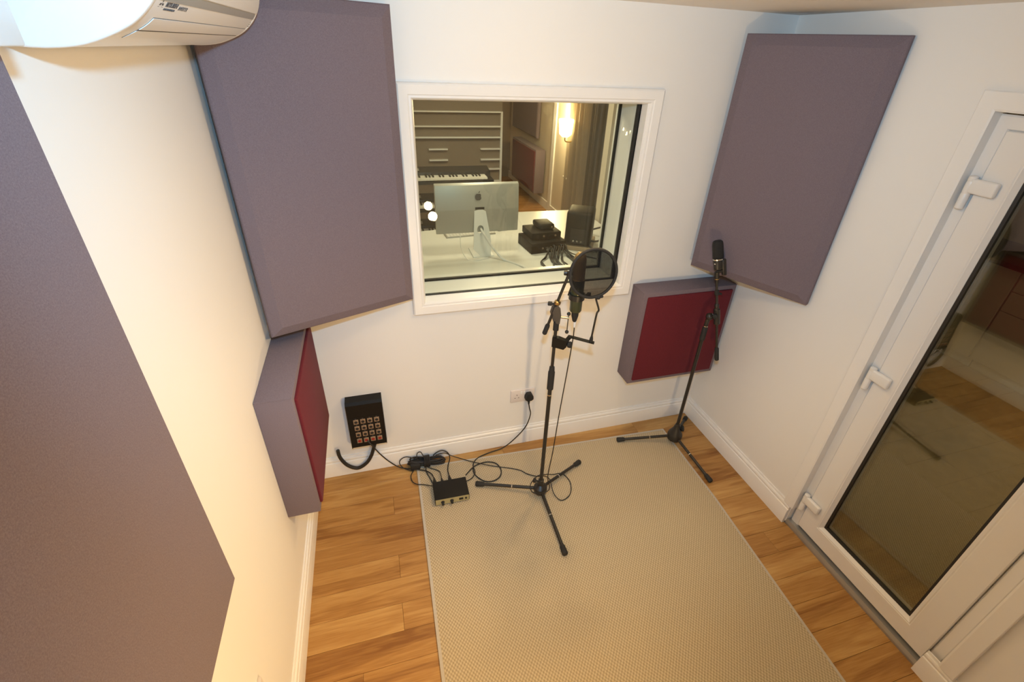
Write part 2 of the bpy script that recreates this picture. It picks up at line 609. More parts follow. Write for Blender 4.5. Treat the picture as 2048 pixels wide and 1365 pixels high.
# window wall with its opening
WX0, WX1, WZ0, WZ1 = -1.79, -0.622, 0.976, 1.990      # outer edge of the window moulding
OX0, OX1, OZ0, OZ1 = -1.738, -0.690, 1.034, 1.940     # clear opening
bm = BM()
box(bm, LW, OX0, 0, BT, -0.05, H); box(bm, OX1, 0.12, 0, BT, -0.05, H)
box(bm, OX0, OX1, 0, BT, -0.05, OZ0); box(bm, OX0, OX1, 0, BT, OZ1, H)
struct('wall_back', bm, M['wall'], smooth=0)

# door wall with its opening
DY0, DY1, DZ1 = -1.70, -0.925, 2.03
bm = BM()
box(bm, 0, 0.12, DY1, 0, -0.05, H); box(bm, 0, 0.12, YF, DY0, -0.05, H); box(bm, 0, 0.12, DY0, DY1, DZ1, H)
struct('wall_right', bm, M['wall'], smooth=0)

# skirting boards
SK = [(0, 0), (0.018, 0), (0.018, 0.092), (0.0165, 0.0965), (0.0135, 0.0985), (0.0125, 0.101), (0.0135, 0.104), (0.0150, 0.108),
      (0.0145, 0.114), (0.0115, 0.119), (0.0075, 0.121), (0.0065, 0.124), (0.0060, 0.131), (0, 0.132)]


def skirting(name, f, vec):
    bm = BM()
    prism(bm, [f(d, z) for d, z in SK], vec)
    return struct(name, bm, M['gloss'], smooth=30)


skirting('baseboard_back', lambda d, z: (LW, -d, z), (-LW, 0, 0))
skirting('baseboard_left', lambda d, z: (LW + d, YF, z), (0, -YF - 0.0, 0))
skirting('baseboard_right', lambda d, z: (-d, -0.921, z), (0, 0.921, 0))
skirting('baseboard_right', lambda d, z: (-d, YF, z), (0, -1.634 - YF, 0))
skirting('baseboard_front', lambda d, z: (LW, YF + d, z), (-LW, 0, 0))

# ------------------------------------------------------------------ window 1: double pane control room window
win = thing('window_1', None, None, (-1.2, 0, 0.98), kind='structure')
win['label'] = 'wide control room window with white moulded frame and two panes of glass'
to_back = lambda a, b, d: (a, d, b)
bm = BM()
ring_sweep(bm, WX0, WX1, WZ0, WZ1, [(0, 0.0), (0.002, -0.017), (0.008, -0.021), (0.016, -0.020), (0.042, -0.015), (0.046, -0.011),
                                    (0.054, -0.011), (0.058, -0.006), (0.062, 0.004), (0.068, 0.050), (0.068, 0.058), (0.050, 0.058), (0.05, 0.0)], to_back)
obj('frame', bm, M['gloss'], win, smooth=25)
ins = 0.001
for yy, nm in ((0.060, 'front'), (0.236, 'rear')):
    bm = BM()
    ring_sweep(bm, OX0 + ins, OX1 - ins, OZ0 + ins, OZ1 - ins, [(0, yy - 0.004), (0.0135, yy - 0.004), (0.0135, yy + 0.012), (0, yy + 0.012)], to_back)
    obj('gasket', bm, M['gasket'], win, smooth=0)
    bm = BM()
    box(bm, OX0 + 0.011, OX1 - 0.011, yy, yy + 0.006, OZ0 + 0.011, OZ1 - 0.011)
    obj('pane', bm, M['glass'], win, smooth=0)
bm = BM()
ring_sweep(bm, OX0 - 0.004, OX1 + 0.004, OZ0 - 0.004, OZ1 + 0.004, [(0.004, 0.073), (0.0085, 0.075), (0.0085, 0.230), (0.004, 0.231)], to_back)
obj('reveal_lining', bm, M['gloss'], win, smooth=0)
bm = BM()
ring_sweep(bm, WX0, WX1, WZ0, WZ1, [(0.0, BT), (0.0, BT + 0.02), (0.06, BT + 0.018), (0.068, 0.250), (0.05, 0.250), (0.05, BT)], to_back)
obj('rear_frame', bm, M['gloss'], win, smooth=0)

# ------------------------------------------------------------------ door 1: glazed upvc door
door = thing('door_1', None, None, (0.03, -1.3, 0), kind='structure')
door['label'] = 'white glazed door with three white hinges and a dark full height pane'
to_right = lambda a, b, d: (d, a, b)      # (y, z, depth x)


def u_sweep(bm, y0, y1, z1, prof, zb=0.0):
    """frame round the two sides and the top of a door; prof = closed (inset, depth)"""
    loops = []
    for ins, dep in prof:
        loops.append([bm.verts.new((dep, a, b)) for a, b in ((y0 + ins, zb), (y0 + ins, z1 - ins), (y1 - ins, z1 - ins), (y1 - ins, zb))])
    n = len(loops)
    for i in range(n):
        a, b = loops[i], loops[(i + 1) % n]
        for k in range(3):
            bm.faces.new((a[k], a[k + 1], b[k + 1], b[k]))
    bm.faces.new([lp[0] for lp in loops])
    bm.faces.new([lp[3] for lp in loops][::-1])


bm = BM()
u_sweep(bm, -1.737, -0.8795, 2.066, [(0, 0.0), (0.0, -0.014), (0.003, -0.016), (0.050, -0.016), (0.0565, -0.013), (0.058, 0.045), (0.05, 0.045), (0.05, 0.0)], zb=0.125)
obj('architrave', bm, M['gloss'], door, smooth=0)
bm = BM()
u_sweep(bm, -1.676, -0.9305, 2.003, [(0.0, 0.028), (0.006, 0.024), (0.040, 0.026), (0.047, 0.034), (0.050, 0.080), (0.0, 0.080)], zb=0.030)
obj('frame', bm, M['upvc'], door, smooth=0)
SY0, SY1, SZ0, SZ1 = -1.628, -0.975, 0.045, 1.958      # sash
bm = BM()
ring_sweep(bm, SY0, SY1, SZ0, SZ1, [(0, 0.022), (0.003, 0.018), (0.086, 0.016), (0.090, 0.018), (0.094, 0.017), (0.097, 0.020), (0.108, 0.029), (0.108, 0.075), (0, 0.075)], to_right)
obj('sash', bm, M['upvc'], door, smooth=25)
bm = BM()
ring_sweep(bm, SY0 + 0.1082, SY1 - 0.1082, SZ0 + 0.1082, SZ1 - 0.1082, [(0, 0.031), (0.0095, 0.034), (0.0095, 0.050), (0, 0.050)], to_right)
obj('gasket', bm, M['gasket'], door, smooth=0)
for xx in (0.040, 0.062):
    bm = BM()
    box(bm, xx, xx + 0.005, SY0 + 0.114, SY1 - 0.114, SZ0 + 0.114, SZ1 - 0.114)
    obj('pane', bm, M['glass2'], door, smooth=0)
bm = BM()
ring_sweep(bm, SY0 + 0.114, SY1 - 0.114, SZ0 + 0.114, SZ1 - 0.114, [(0, 0.046), (0.006, 0.046), (0.006, 0.061), (0, 0.061)], to_right)
obj('spacer_bar', bm, M['steelgrey'], door, smooth=0)
bm = BM()
prism(bm, [(0.0, -1.636, 0.0), (0.0, -1.636, 0.012), (0.006, -1.636, 0.030), (0.11, -1.636, 0.034), (0.11, -1.636, 0.0)], (0, 0.716, 0))
obj('threshold', bm, M['steelgrey'], door, smooth=0, label='grey metal threshold')
for hz in (1.765, 0.985, 0.205):
    bm = BM()
    lathe(bm, (0.008, -0.960, hz - 0.060), (0, 0, 1), [(0, 0.008), (0.004, 0.0128), (0.052, 0.0135), (0.054, 0.0126), (0.056, 0.0135), (0.092, 0.0135), (0.094, 0.0126), (0.096, 0.0135), (0.108, 0.0130), (0.112, 0.007)], 18)
    hg = obj('hinge', bm, M['upvc'], door)
    bm = BM()
    box(bm, -0.004, 0.016, -1.043, -0.962, hz - 0.004, hz + 0.044, bevel=0.007, seg=3)
    obj('hinge_leaf', bm, M['upvc'], hg)

# ------------------------------------------------------------------ acoustic panels
def slab_panel(name, label, bl, along, w, t, z0, z1, bev):
    """upholstered slab: bl = back left bottom corner, along = direction to its right edge; front is to the viewer's side"""
    d = V((along[0], along[1], 0)).normalized()
    n = V((d.y, -d.x, 0))
    b0 = V((bl[0], bl[1], 0))
    root = thing(name, label, 'acoustic panel', (b0.x + d.x * w / 2, b0.y + d.y * w / 2, z0))
    bm = BM()

    def loop(ins, dep):
        return [b0 + d * a + n * dep + V((0, 0, z)) for a, z in ((ins, z0 + ins), (w - ins, z0 + ins), (w - ins, z1 - ins), (ins, z1 - ins))]
    L = [loop(0.002, 0.0), loop(0, 0.004), loop(0.0, t - bev * 0.50), loop(0.004, t - bev * 0.40), loop(bev, t), loop(bev + 0.004, t + 0.0004)]
    R = [[bm.verts.new(p) for p in lp] for lp in L]
    for a, b in zip(R, R[1:]):
        for k in range(4):
            bm.faces.new((a[k], a[(k + 1) % 4], b[(k + 1) % 4], b[k]))
    bm.faces.new(R[0][::-1]); bm.faces.new(R[-1])
    obj('fabric_cover', bm, M['mauve'], root, smooth=9)
    bm = BM()
    c = b0 + d * w / 2 - n * 0.006 + V((0, 0, (z0 + z1) / 2))
    obox(bm, c, d, n, (0, 0, 1), w / 2 - 0.03, 0.006, (z1 - z0) / 2 - 0.03)
    obj('backing_board', bm, M['gapwood'], root, smooth=0)
    return root


slab_panel('sound_absorber', 'tall mauve fabric panel angled across the corner left of the window', (-2.370, -0.262), (0.587, 0.232), 0.612, 0.050, 1.094, 2.228, 0.042)
slab_panel('sound_absorber', 'tall mauve fabric panel angled across the corner between window and door', (-0.262, -0.032), (0.262, -0.540), 0.600, 0.050, 1.137, 2.216, 0.042)
slab_panel('sound_absorber', 'large mauve fabric panel flat on the left wall, nearest the camera', (LW + 0.013, -2.45), (0, 1.0), 1.195, 0.047, 1.009, 2.10, 0.004)


def boxed_panel(name, label, org, d, n, w, t, z0, z1):
    """deep mauve box with a maroon front cushion"""
    d, n, org = V(d), V(n), V(org)
    root = thing(name, label, 'acoustic panel', tuple(org + d * w / 2 + V((0, 0, z0))))
    bm = BM()
    c = org + d * w / 2 + n * t / 2 + V((0, 0, (z0 + z1) / 2))
    obox(bm, c, d, n, (0, 0, 1), w / 2, t / 2, (z1 - z0) / 2, bevel=0.004, seg=2)
    obj('box', bm, M['mauve'], root)
    bm = BM()
    m = 0.024
    obox(bm, org + d * w / 2 + n * (t + 0.001) + V((0, 0, (z0 + z1) / 2)), d, n, (0, 0, 1), w / 2 - m, 0.010, (z1 - z0) / 2 - m, bevel=0.006, seg=3)
    obj('front_cushion', bm, M['maroon'], root, label='maroon fabric front')
    for e in (0.0, w):
        bm = BM()
        tube(bm, [org + d * e + n * 0.004 + V((0, 0, z1 - 0.001)), org + d * e + n * (t - 0.004) + V((0, 0, z1 - 0.001))], 0.0016, 6)
        obj('corner_seam', bm, M['mauve'], root)
    return root


boxed_panel('box_absorber', 'deep mauve box panel with maroon front on the window wall behind the right mic stand', (-0.598, 0, 0), (1, 0, 0), (0, -1, 0), 0.585, 0.128, 0.437, 1.031)
boxed_panel('box_absorber', 'deep mauve box panel with maroon front low on the left wall', (LW, -0.027, 0), (0, -1, 0), (1, 0, 0), 0.600, 0.124, 0.448, 1.040)

# ------------------------------------------------------------------ air conditioner and pipe trunking on the left wall
ac = thing('air_conditioner', 'white wall mounted air conditioner with curved underside above the left wall panels', 'air conditioner', (LW, -0.70, 2.09))
PROF = [(0, 2.088), (.05, 2.086), (.10, 2.093), (.15, 2.113), (.18, 2.133), (.205, 2.160), (.222, 2.195), (.229, 2.240), (.230, 2.292)]
AY0, AY1 = -1.135, -0.312


def smooth_prof(pr, n=4):
    pts = catmull([(a, b, 0) for a, b in pr], n)
    return [(p.x, p.y) for p in pts]


SP = smooth_prof(PROF)


def ac_skin(bm, y0, y1, o0, o1, out, thick):
    """strip of the curved underside, pushed outwards by `out`"""
    def at(o):
        for a, b in zip(SP, SP[1:]):
            if a[0] <= o <= b[0] and b[0] > a[0]:
                return (o, a[1] + (b[1] - a[1]) * (o - a[0]) / (b[0] - a[0]))
        return SP[-1]
    seg = [at(o0)] + [p for p in SP if o0 + 1e-4 < p[0] < o1 - 1e-4] + [at(o1)]
    outer, inner = [], []
    for i, p in enumerate(seg):
        a = seg[max(0, i - 1)]; b = seg[min(len(seg) - 1, i + 1)]
        t = V((b[0] - a[0], b[1] - a[1])).normalized()
        nn = V((t.y, -t.x))
        outer.append(V((LW + p[0] + nn.x * out, y0, p[1] + nn.y * out)))
        inner.append(V((LW + p[0] + nn.x * (out - thick), y0, p[1] + nn.y * (out - thick))))
    prism(bm, outer + inner[::-1], (0, y1 - y0, 0))


bm = BM()
prism(bm, [(LW + a, AY0 + 0.022, b) for a, b in SP] + [(LW, AY0 + 0.022, 2.292)], (0, AY1 - AY0 - 0.044, 0))
obj('body', bm, M['whiteplastic'], ac, smooth=40)
for ya, yb in ((AY0, AY0 + 0.0215), (AY1 - 0.0215, AY1)):
    bm = BM()
    prism(bm, [(LW + a * 1.004, ya, b - 0.001) for a, b in SP] + [(LW, ya, 2.292)], (0, yb - ya, 0))
    bmesh.ops.recalc_face_normals(bm, faces=bm.faces[:])
    ed = [e for e in bm.edges if abs(e.verts[0].co.y - e.verts[1].co.y) < 1e-6]
    bmesh.ops.bevel(bm, geom=ed, offset=0.006, segments=3, affect='EDGES', profile=0.5)
    obj('end_cap', bm, M['whiteplastic'], ac, smooth=40)
bm = BM(); ac_skin(bm, -1.0728, -0.3395, 0.126, 0.177, 0.0004, 0.003)
obj('louvre_gap_shade', bm, M['print'], ac, label='dark strip for the shaded air outlet gaps')  # dark strip on the skin: shade of the louvre gaps put into colour
bm = BM(); ac_skin(bm, -1.072, -0.340, 0.152, 0.1762, 0.0012, 0.0014)
obj('louvre', bm, M['whiteplastic'], ac)
bm = BM(); ac_skin(bm, -1.072, -0.340, 0.127, 0.148, 0.0010, 0.0014)
obj('louvre', bm, M['whiteplastic'], ac)
bm = BM(); ac_skin(bm, -1.100, -0.336, 0.2000, 0.2090, 0.0010, 0.003)
obj('accent_strip', bm, M['alu'], ac, label='shiny silver strip')
bm = BM(); ac_skin(bm, -1.100, -0.336, 0.2105, 0.2295, 0.004, 0.006)
obj('front_panel', bm, M['whiteplastic'], ac)
# printing on the curved lower front
tx, tz = 0.025, 0.027
tl = math.hypot(tx, tz)
UP = V((tx / tl, 0, tz / tl)); NRM = V((tz / tl, 0, -tx / tl))


def on_ac(y, s):
    """point on the sloped facet, s metres up the slope from o=.18"""
    return V((LW + 0.18, y, 2.133)) + UP * s + NRM * 0.0012


text('lettering', 'MITSUBISHI', 0.0115, on_ac(-1.062, 0.019), (0, 1, 0), UP, M['print'], ac, bold=0.0003, width=0.056)
text('lettering', 'HEAVY INDUSTRIES,LTD.', 0.0052, on_ac(-1.062, 0.0125), (0, 1, 0), UP, M['print'], ac, width=0.054)
text('lettering', 'INVERTER', 0.0105, on_ac(-0.996, 0.0165), (0, 1, 0), UP, M['print'], ac, width=0.048)
bm = BM()
s3 = 0.0125
cc = on_ac(-1.081, 0.0235)
for a in (90, 210, 330):
    e1 = V((math.cos(math.radians(a)), math.sin(math.radians(a))))
    l_ = V((math.cos(math.radians(a - 30)), math.sin(math.radians(a - 30)))) * s3 * 0.62
    r_ = V((math.cos(math.radians(a + 30)), math.sin(math.radians(a + 30)))) * s3 * 0.62
    q = [V((0, 0)), l_, e1 * s3 * 1.07, r_]
    bm.faces.new([bm.verts.new(cc + V((0, 1, 0)) * p.x + UP * p.y) for p in q])
obj('emblem', bm, M['print'], ac, smooth=0, label='three diamond emblem')
bm = BM()
for i in range(3):
    obox(bm, on_ac(-0.338, 0.006 + 0.006 * i), (0, 1, 0), UP, NRM, 0.004, 0.0012, 0.0003)
obj('indicator_marks', bm, M['print'], ac, smooth=0)

tr_ = BM()
box(tr_, LW, LW + 0.10, -1.75, -1.278, 2.090, 2.292, bevel=0.004)
trunk = thing('pipe_trunking', 'pale square pipe trunking on the wall at the near end of the air conditioner', 'trunking', (LW, -1.5, 2.09))
obj('cover', tr_, M['trunkplastic'], trunk)

# ------------------------------------------------------------------ rug
rug = thing('rug', 'beige flat woven rug with pale bound edges lying on the oak floor', 'rug', (-1.1, -1.15, 0.0))
RC = [V((-1.847, -0.066)), V((-0.254, -0.126)), V((-0.266, -0.70)), V((-0.327, -1.597)), V((-0.385, -2.35)), V((-1.886, -2.35)), V((-1.864, -1.0))]


def inset(poly, dist):
    c = sum(poly, V((0, 0))) / len(poly)
    out = []
    n = len(poly)
    for i in range(n):
        a, b, d = poly[i - 1], poly[i], poly[(i + 1) % n]
        e1 = (b - a).normalized(); e2 = (d - b).normalized()
        n1 = V((e1.y, -e1.x)); n2 = V((e2.y, -e2.x))
        if n1.dot(c - b) < 0: n1 = -n1
        if n2.dot(c - b) < 0: n2 = -n2
        m = (n1 + n2).normalized()
        out.append(b + m * dist / max(0.3, m.dot(n1)))
    return out


bm = BM()
prism(bm, [(p.x, p.y, 0.0004) for p in inset(RC, 0.010)], (0, 0, 0.0062))
obj('woven_field', bm, M['weave'], rug, smooth=0)
bm = BM()
inn = inset(RC, 0.0125)
n = len(RC)
for i in range(n):
    a, b, c, d = RC[i], RC[(i + 1) % n], inn[(i + 1) % n], inn[i]
    hull8(bm, [(a.x, a.y, 0.0003), (b.x, b.y, 0.0003), (c.x, c.y, 0.0003), (d.x, d.y, 0.0003), (a.x, a.y, 0.006), (b.x, b.y, 0.006), (c.x, c.y, 0.0076), (d.x, d.y, 0.0076)])
obj('bound_edge', bm, M['binding'], rug, smooth=0)
RZ = 0.007

# ------------------------------------------------------------------ double socket with plug on the window wall
SX, SZ = -1.277, 0.327


def socket(name, label, org, right, out):
    right, out, org = V(right), V(out), V(org)
    up = V((0, 0, 1))
    root = thing(name, label, 'wall socket', tuple(org + right * 0.073))
    P = lambda a, b, c: org + right * a + up * b + out * c
    bm = BM()
    obox(bm, P(0.073, 0.043, 0.005), right, up, out, 0.073, 0.043, 0.005, bevel=0.0025)
    obj('faceplate', bm, M['sockplastic'], root)
    for c in (0.0375, 0.1085):
        bm = BM()
        obox(bm, P(c, 0.052, 0.0102), right, up, out, 0.002, 0.004, 0.0004)
        obox(bm, P(c - 0.011, 0.031, 0.0102), right, up, out, 0.0032, 0.0018, 0.0004)
        obox(bm, P(c + 0.011, 0.031, 0.0102), right, up, out, 0.0032, 0.0018, 0.0004)
        obj('pin_holes', bm, M['gapwood'], root, smooth=0)
    for c in (0.064, 0.082):
        bm = BM()
        obox(bm, P(c, 0.066, 0.011), right, up, out, 0.005, 0.009, 0.002, bevel=0.001)
        obj('rocker_switch', bm, M['whiteplastic'], root)
    return root


socket('wall_socket', 'white double socket on the window wall with a black plug in it', (SX, 0, SZ), (1, 0, 0), (0, -1, 0))
socket('wall_socket', 'pale socket at the bottom edge of the picture, on the left wall', (LW, -1.387, 0.440), (0, 1, 0), (1, 0, 0))

plug = thing('power_plug', 'black three pin plug in the socket with its lead hanging to the floor', 'plug', (-1.170, -0.02, 0.365))
bm = BM()
pp = [(-0.013, 0.026), (0.013, 0.026), (0.024, 0.005), (0.025, -0.014), (0.012, -0.024), (-0.012, -0.024), (-0.025, -0.014), (-0.024, 0.005)]
prism(bm, [(-1.170 + a, -0.0105, 0.368 + b) for a, b in pp], (0, -0.030, 0))
bmesh.ops.recalc_face_normals(bm, faces=bm.faces[:])
bmesh.ops.bevel(bm, geom=bm.edges[:], offset=0.003, segments=2, affect='EDGES', profile=0.5)
obj('plug_body', bm, M['rubber'], plug)
bm = BM()
lathe(bm, (-1.170, -0.027, 0.348), (0.02, -0.02, -1), [(0, 0.010), (0.012, 0.007), (0.034, 0.0045)], 10)
obj('strain_relief', bm, M['rubber'], plug)
bm = BM()
lead = [(-1.170, -0.028, 0.320), (-1.164, -0.030, 0.285), (-1.156, -0.031, 0.232), (-1.184, -0.033, 0.140), (-1.262, -0.040, 0.055), (-1.330, -0.045, 0.012)]
lead += [(x, yy, RZ + 0.004 if yy < -0.08 else 0.006) for x, yy in [(-1.419, -0.058), (-1.483, -0.079), (-1.518, -0.113), (-1.532, -0.153), (-1.535, -0.194), (-1.52, -0.232),
                                                                    (-1.485, -0.269), (-1.44, -0.277), (-1.397, -0.255), (-1.379, -0.209), (-1.393, -0.158), (-1.432, -0.133), (-1.477, -0.131)]]
lead += [(-1.530, -0.155, RZ + 0.011), (-1.585, -0.205, 0.020)]
tube(bm, catmull(lead, 7), 0.0034, 8)
obj('lead', bm, M['cable'], plug)

# ------------------------------------------------------------------ stage box with connectors on the window wall
sb = thing('stage_box', 'black steel stage box on the window wall with rows of round audio connectors', 'stage box', (-2.08, 0, 0.35))
bm = BM()
X0, X1 = -2.170, -1.990
# side profile (y, z): hood on top, sloping plate below
hood = [(0, 0.532), (-0.052, 0.532), (-0.066, 0.520), (-0.064, 0.478), (-0.064, 0.440), (0, 0.440)]
prism(bm, [(X0, a, b) for a, b in hood], (X1 - X0, 0, 0))
obj('hood', bm, M['boxblack'], sb, smooth=20)
bm = BM()
prism(bm, [(X0 + 0.002, a, b) for a, b in [(0, 0.4395), (-0.064, 0.4395), (-0.075, 0.245), (-0.070, 0.245), (-0.060, 0.43), (0, 0.43)]], (X1 - X0 - 0.004, 0, 0))
obj('connector_plate', bm, M['boxblack'], sb, smooth=20)
for xa in (X0, X1 - 0.002):
    bm = BM()
    prism(bm, [(xa, a, b) for a, b in [(0, 0.439), (-0.066, 0.439), (-0.077, 0.243), (-0.060, 0.225), (0, 0.205)]], (0.002, 0, 0))
    obj('side_flange', bm, M['boxblack'], sb, smooth=0)
bm = BM(); box(bm, X0 + 0.002, X1 - 0.002, -0.003, 0.0, 0.21, 0.438)
obj('back_plate', bm, M['boxblack'], sb, smooth=0)
pn = V((0, -0.1945, 0.011)).normalized(); pu = V((0, 0.011, 0.1945)).normalized()
for r in range(4):
    for c in range(4):
        ctr = V((-2.130 + c * 0.0345 + r * 0.0012, -0.0655, 0.412)) - pu * (r * 0.0415) + pn * 0.001
        bm = BM()
        obox(bm, ctr + pn * 0.0008, (1, 0, 0), pu, pn, 0.0125, 0.0145, 0.0012, bevel=0.0008)
        t_ = bmesh.new()
        lathe(t_, ctr + pn * 0.0015, pn, [(0, 0.0115), (0.003, 0.0112), (0.003, 0.0085), (0.001, 0.0085)], 16, cap=False)
        merge(bm, t_)
        cn = obj('connector', bm, M['silver'], sb)
        bm = BM()
        lathe(bm, ctr + pn * 0.0012, pn, [(0, 0.0088), (0.0022, 0.0088), (0.0026, 0.006)], 14)
        obj('insert', bm, M['red'] if r == 3 else M['rubber'], cn)
        bm = BM()
        obox(bm, ctr + pu * 0.0185 + pn * 0.0002, (1, 0, 0), pu, pn, 0.0035, 0.002, 0.0003)
        obj('number_mark', bm, M['print'], cn, smooth=0)

bm = BM()
cp = catmull([(-2.052, -0.034, 0.225), (-2.066, -0.034, 0.180), (-2.085, -0.036, 0.128), (-2.116, -0.036, 0.080), (-2.165, -0.036, 0.054), (-2.214, -0.036, 0.088), (-2.244, -0.034, 0.150), (-2.250, -0.030, 0.205)], 12)
rad = [0.0092 + (0.0009 if i % 2 else 0) for i in range(len(cp))]
tube(bm, cp, 0.009, 12, radii=rad)
tag(obj('conduit', bm, M['cable'], None), 'thick black ribbed conduit curving like a U under the stage box', 'conduit')

# ------------------------------------------------------------------ small black preamp box on the rug
pa = thing('preamp', 'small black box with an olive front and two knobs on the rug corner', 'preamp', (-1.69, -0.30, RZ))
fl_ = V((-1.779, -0.362, 0)); fr_ = V((-1.597, -0.366, 0))
d = (fr_ - fl_).normalized(); bk_ = V((-d.y, d.x, 0))
W_, D_, H_ = 0.183, 0.122, 0.042
ctr = fl_ + d * W_ / 2 + bk_ * D_ / 2
bm = BM()
obox(bm, ctr + V((0, 0, RZ + 0.003 + H_ / 2)), d, bk_, (0, 0, 1), W_ / 2, D_ / 2, H_ / 2, bevel=0.0015)
obj('case', bm, M['boxblack'], pa)
bm = BM()
obox(bm, fl_ + d * W_ / 2 - bk_ * 0.0008 + V((0, 0, RZ + 0.003 + H_ / 2)), d, bk_, (0, 0, 1), W_ / 2 - 0.003, 0.0014, H_ / 2 - 0.003)
obj('front_plate', bm, M['gold'], pa, smooth=0, label='olive gold front plate')
for a in (0.040, 0.088):
    bm = BM()
    lathe(bm, fl_ + d * a - bk_ * 0.002 + V((0, 0, RZ + 0.023)), -bk_, [(0, 0.0095), (0.003, 0.0095), (0.004, 0.0075), (0.018, 0.0068), (0.0195, 0.005)], 16)
    obj('knob', bm, M['rubber'], pa)
bm = BM()
obox(bm, fl_ + d * 0.138 - bk_ * 0.0025 + V((0, 0, RZ + 0.024)), d, bk_, (0, 0, 1), 0.011, 0.0012, 0.007)
obj('display', bm, M['gasket'], pa, smooth=0)
bm = BM()
lathe(bm, fl_ + d * 0.164 - bk_ * 0.002 + V((0, 0, RZ + 0.024)), -bk_, [(0, 0.006), (0.004, 0.0055)], 14)
obj('button', bm, M['rubber'], pa)
for a in (0.02, 0.163):
    for b in (0.02, 0.10):
        bm = BM(); lathe(bm, fl_ + d * a + bk_ * b + V((0, 0, RZ - 0.0004)), (0, 0, 1), [(0, 0.006), (0.0036, 0.006)], 10)
        obj('foot', bm, M['rubber'], pa)


def plug_end(bm, p, direction, ln=0.034, r=0.009):
    lathe(bm, p, direction, [(0, r), (ln * 0.45, r), (ln * 0.6, r * 0.8), (ln, 0.0035)], 12)


def lead_obj(name, label, pts, r=0.003, ends=(), mat='cable', n=7, cat='cable', group=None):
    root = thing(name, label, cat, pts[0], group)
    bm = BM(); tube(bm, catmull(pts, n), r, 8)
    obj('lead', bm, M[mat], root)
    for p, dr, ln, rr in ends:
        bm = BM(); plug_end(bm, V(p), dr, ln, rr)
        obj('plug', bm, M['rubber'], root)
    return root


pz = RZ + 0.022
lead_obj('audio_cable', 'black cable from the stage box down to the small black box',
         [(-2.088, -0.078, 0.285), (-2.070, -0.092, 0.262), (-2.052, -0.075, 0.205), (-2.028, -0.050, 0.130), (-1.990, -0.040, 0.060), (-1.945, -0.048, 0.016),
          (-1.900, -0.066, 0.010), (-1.851, -0.088, 0.014), (-1.801, -0.111, 0.013), (-1.772, -0.146, 0.018), (-1.763, -0.190, pz)],
         0.0034, ends=[((-1.762, -0.236, pz), (0, 1, 0), 0.046, 0.0095)])
lead_obj('audio_cable', 'short black cable with the middle plug, from the coil to the small black box',
         [(-1.795, -0.080, 0.020), (-1.770, -0.098, 0.012), (-1.747, -0.113, 0.012), (-1.725, -0.136, 0.014), (-1.722, -0.175, pz), (-1.722, -0.20, pz)],
         0.0024, ends=[((-1.722, -0.238, pz), (0, 1, 0), 0.036, 0.008)])
lead_obj('audio_cable', 'black cable arching up the skirting from the coil, with the rightmost plug',
         [(-1.745, -0.030, 0.040), (-1.722, -0.030, 0.060), (-1.690, -0.030, 0.066), (-1.660, -0.040, 0.050), (-1.652, -0.060, 0.025), (-1.668, -0.098, 0.011), (-1.677, -0.140, 0.013), (-1.678, -0.185, pz), (-1.678, -0.20, pz)],
         0.0032, ends=[((-1.678, -0.238, pz), (0, 1, 0), 0.046, 0.0095)])
lead_obj('audio_cable', 'thin black cable looping out over the wood left of the small black box',
         [(-1.850, -0.080, 0.020), (-1.872, -0.100, 0.010), (-1.884, -0.125, 0.006), (-1.880, -0.165, 0.006), (-1.856, -0.194, 0.009), (-1.820, -0.208, 0.011), (-1.778, -0.236, 0.02)], 0.0027)
lead_obj('audio_cable', 'thin black cable dropping from the coil behind the small black box',
         [(-1.790, -0.075, 0.028), (-1.796, -0.100, 0.014), (-1.794, -0.130, 0.013), (-1.783, -0.170, 0.014), (-1.768, -0.236, 0.018)], 0.0027)
lead_obj('audio_cable', 'thin black cable curving into the right side of the small black box',
         [(-1.531, -0.165, 0.021), (-1.528, -0.190, 0.013), (-1.540, -0.212, 0.012), (-1.560, -0.232, 0.012), (-1.592, -0.250, 0.020)], 0.0027)

# coiled bundle against the skirting
coil = thing('cable_coil', 'tied bundle of coiled black cable with its power brick against the skirting', 'cable coil', (-1.785, -0.05, 0.0))
for i in range(10):
    bm = BM()
    rr = random.Random(i)
    cx_, cy_ = -1.785 + rr.uniform(-0.008, 0.008), -0.058 + rr.uniform(-0.006, 0.006)
    a_, b_ = 0.100 + rr.uniform(-0.012, 0.008), 0.014 + rr.uniform(0.0, 0.012)
    zz = 0.012 + 0.0042 * i
    pts = []
    for k in range(20):
        t = 2 * PI * k / 20
        s = 0.55 + 0.45 * abs(math.cos(t))
        pts.append((cx_ + a_ * math.cos(t), cy_ + b_ * math.sin(t) * (1.3 - 0.7 * (1 - abs(math.cos(t)))) - 0.012 * math.cos(t), zz + 0.006 * math.sin(2 * t + i)))
    tube(bm, pts, 0.0036, 7, closed=True)
    obj('cable_turn', bm, M['cable'], coil)
bm = BM()
for j in range(5):
    x = -1.800 + j * 0.007
    pts = [(x + 0.002 * math.sin(t), -0.058 + 0.034 * math.cos(t), 0.033 + 0.030 * math.sin(t)) for t in [2 * PI * q / 16 for q in range(16)]]
    tube(bm, pts, 0.0034, 7, closed=True)
obj('binding_wrap', bm, M['cable'], coil)
bm = BM(); box(bm, -1.880, -1.825, -0.088, -0.040, 0.006, 0.044, bevel=0.006)
obj('power_brick', bm, M['rubber'], coil)
bm = BM(); tube(bm, catmull([(-1.85, -0.035, 0.045), (-1.895, -0.026, 0.062), (-1.928, -0.026, 0.050), (-1.938, -0.030, 0.022), (-1.915, -0.060, 0.008), (-1.870, -0.092, 0.010)], 8), 0.0027, 7)
obj('loose_loop', bm, M['cable'], coil)
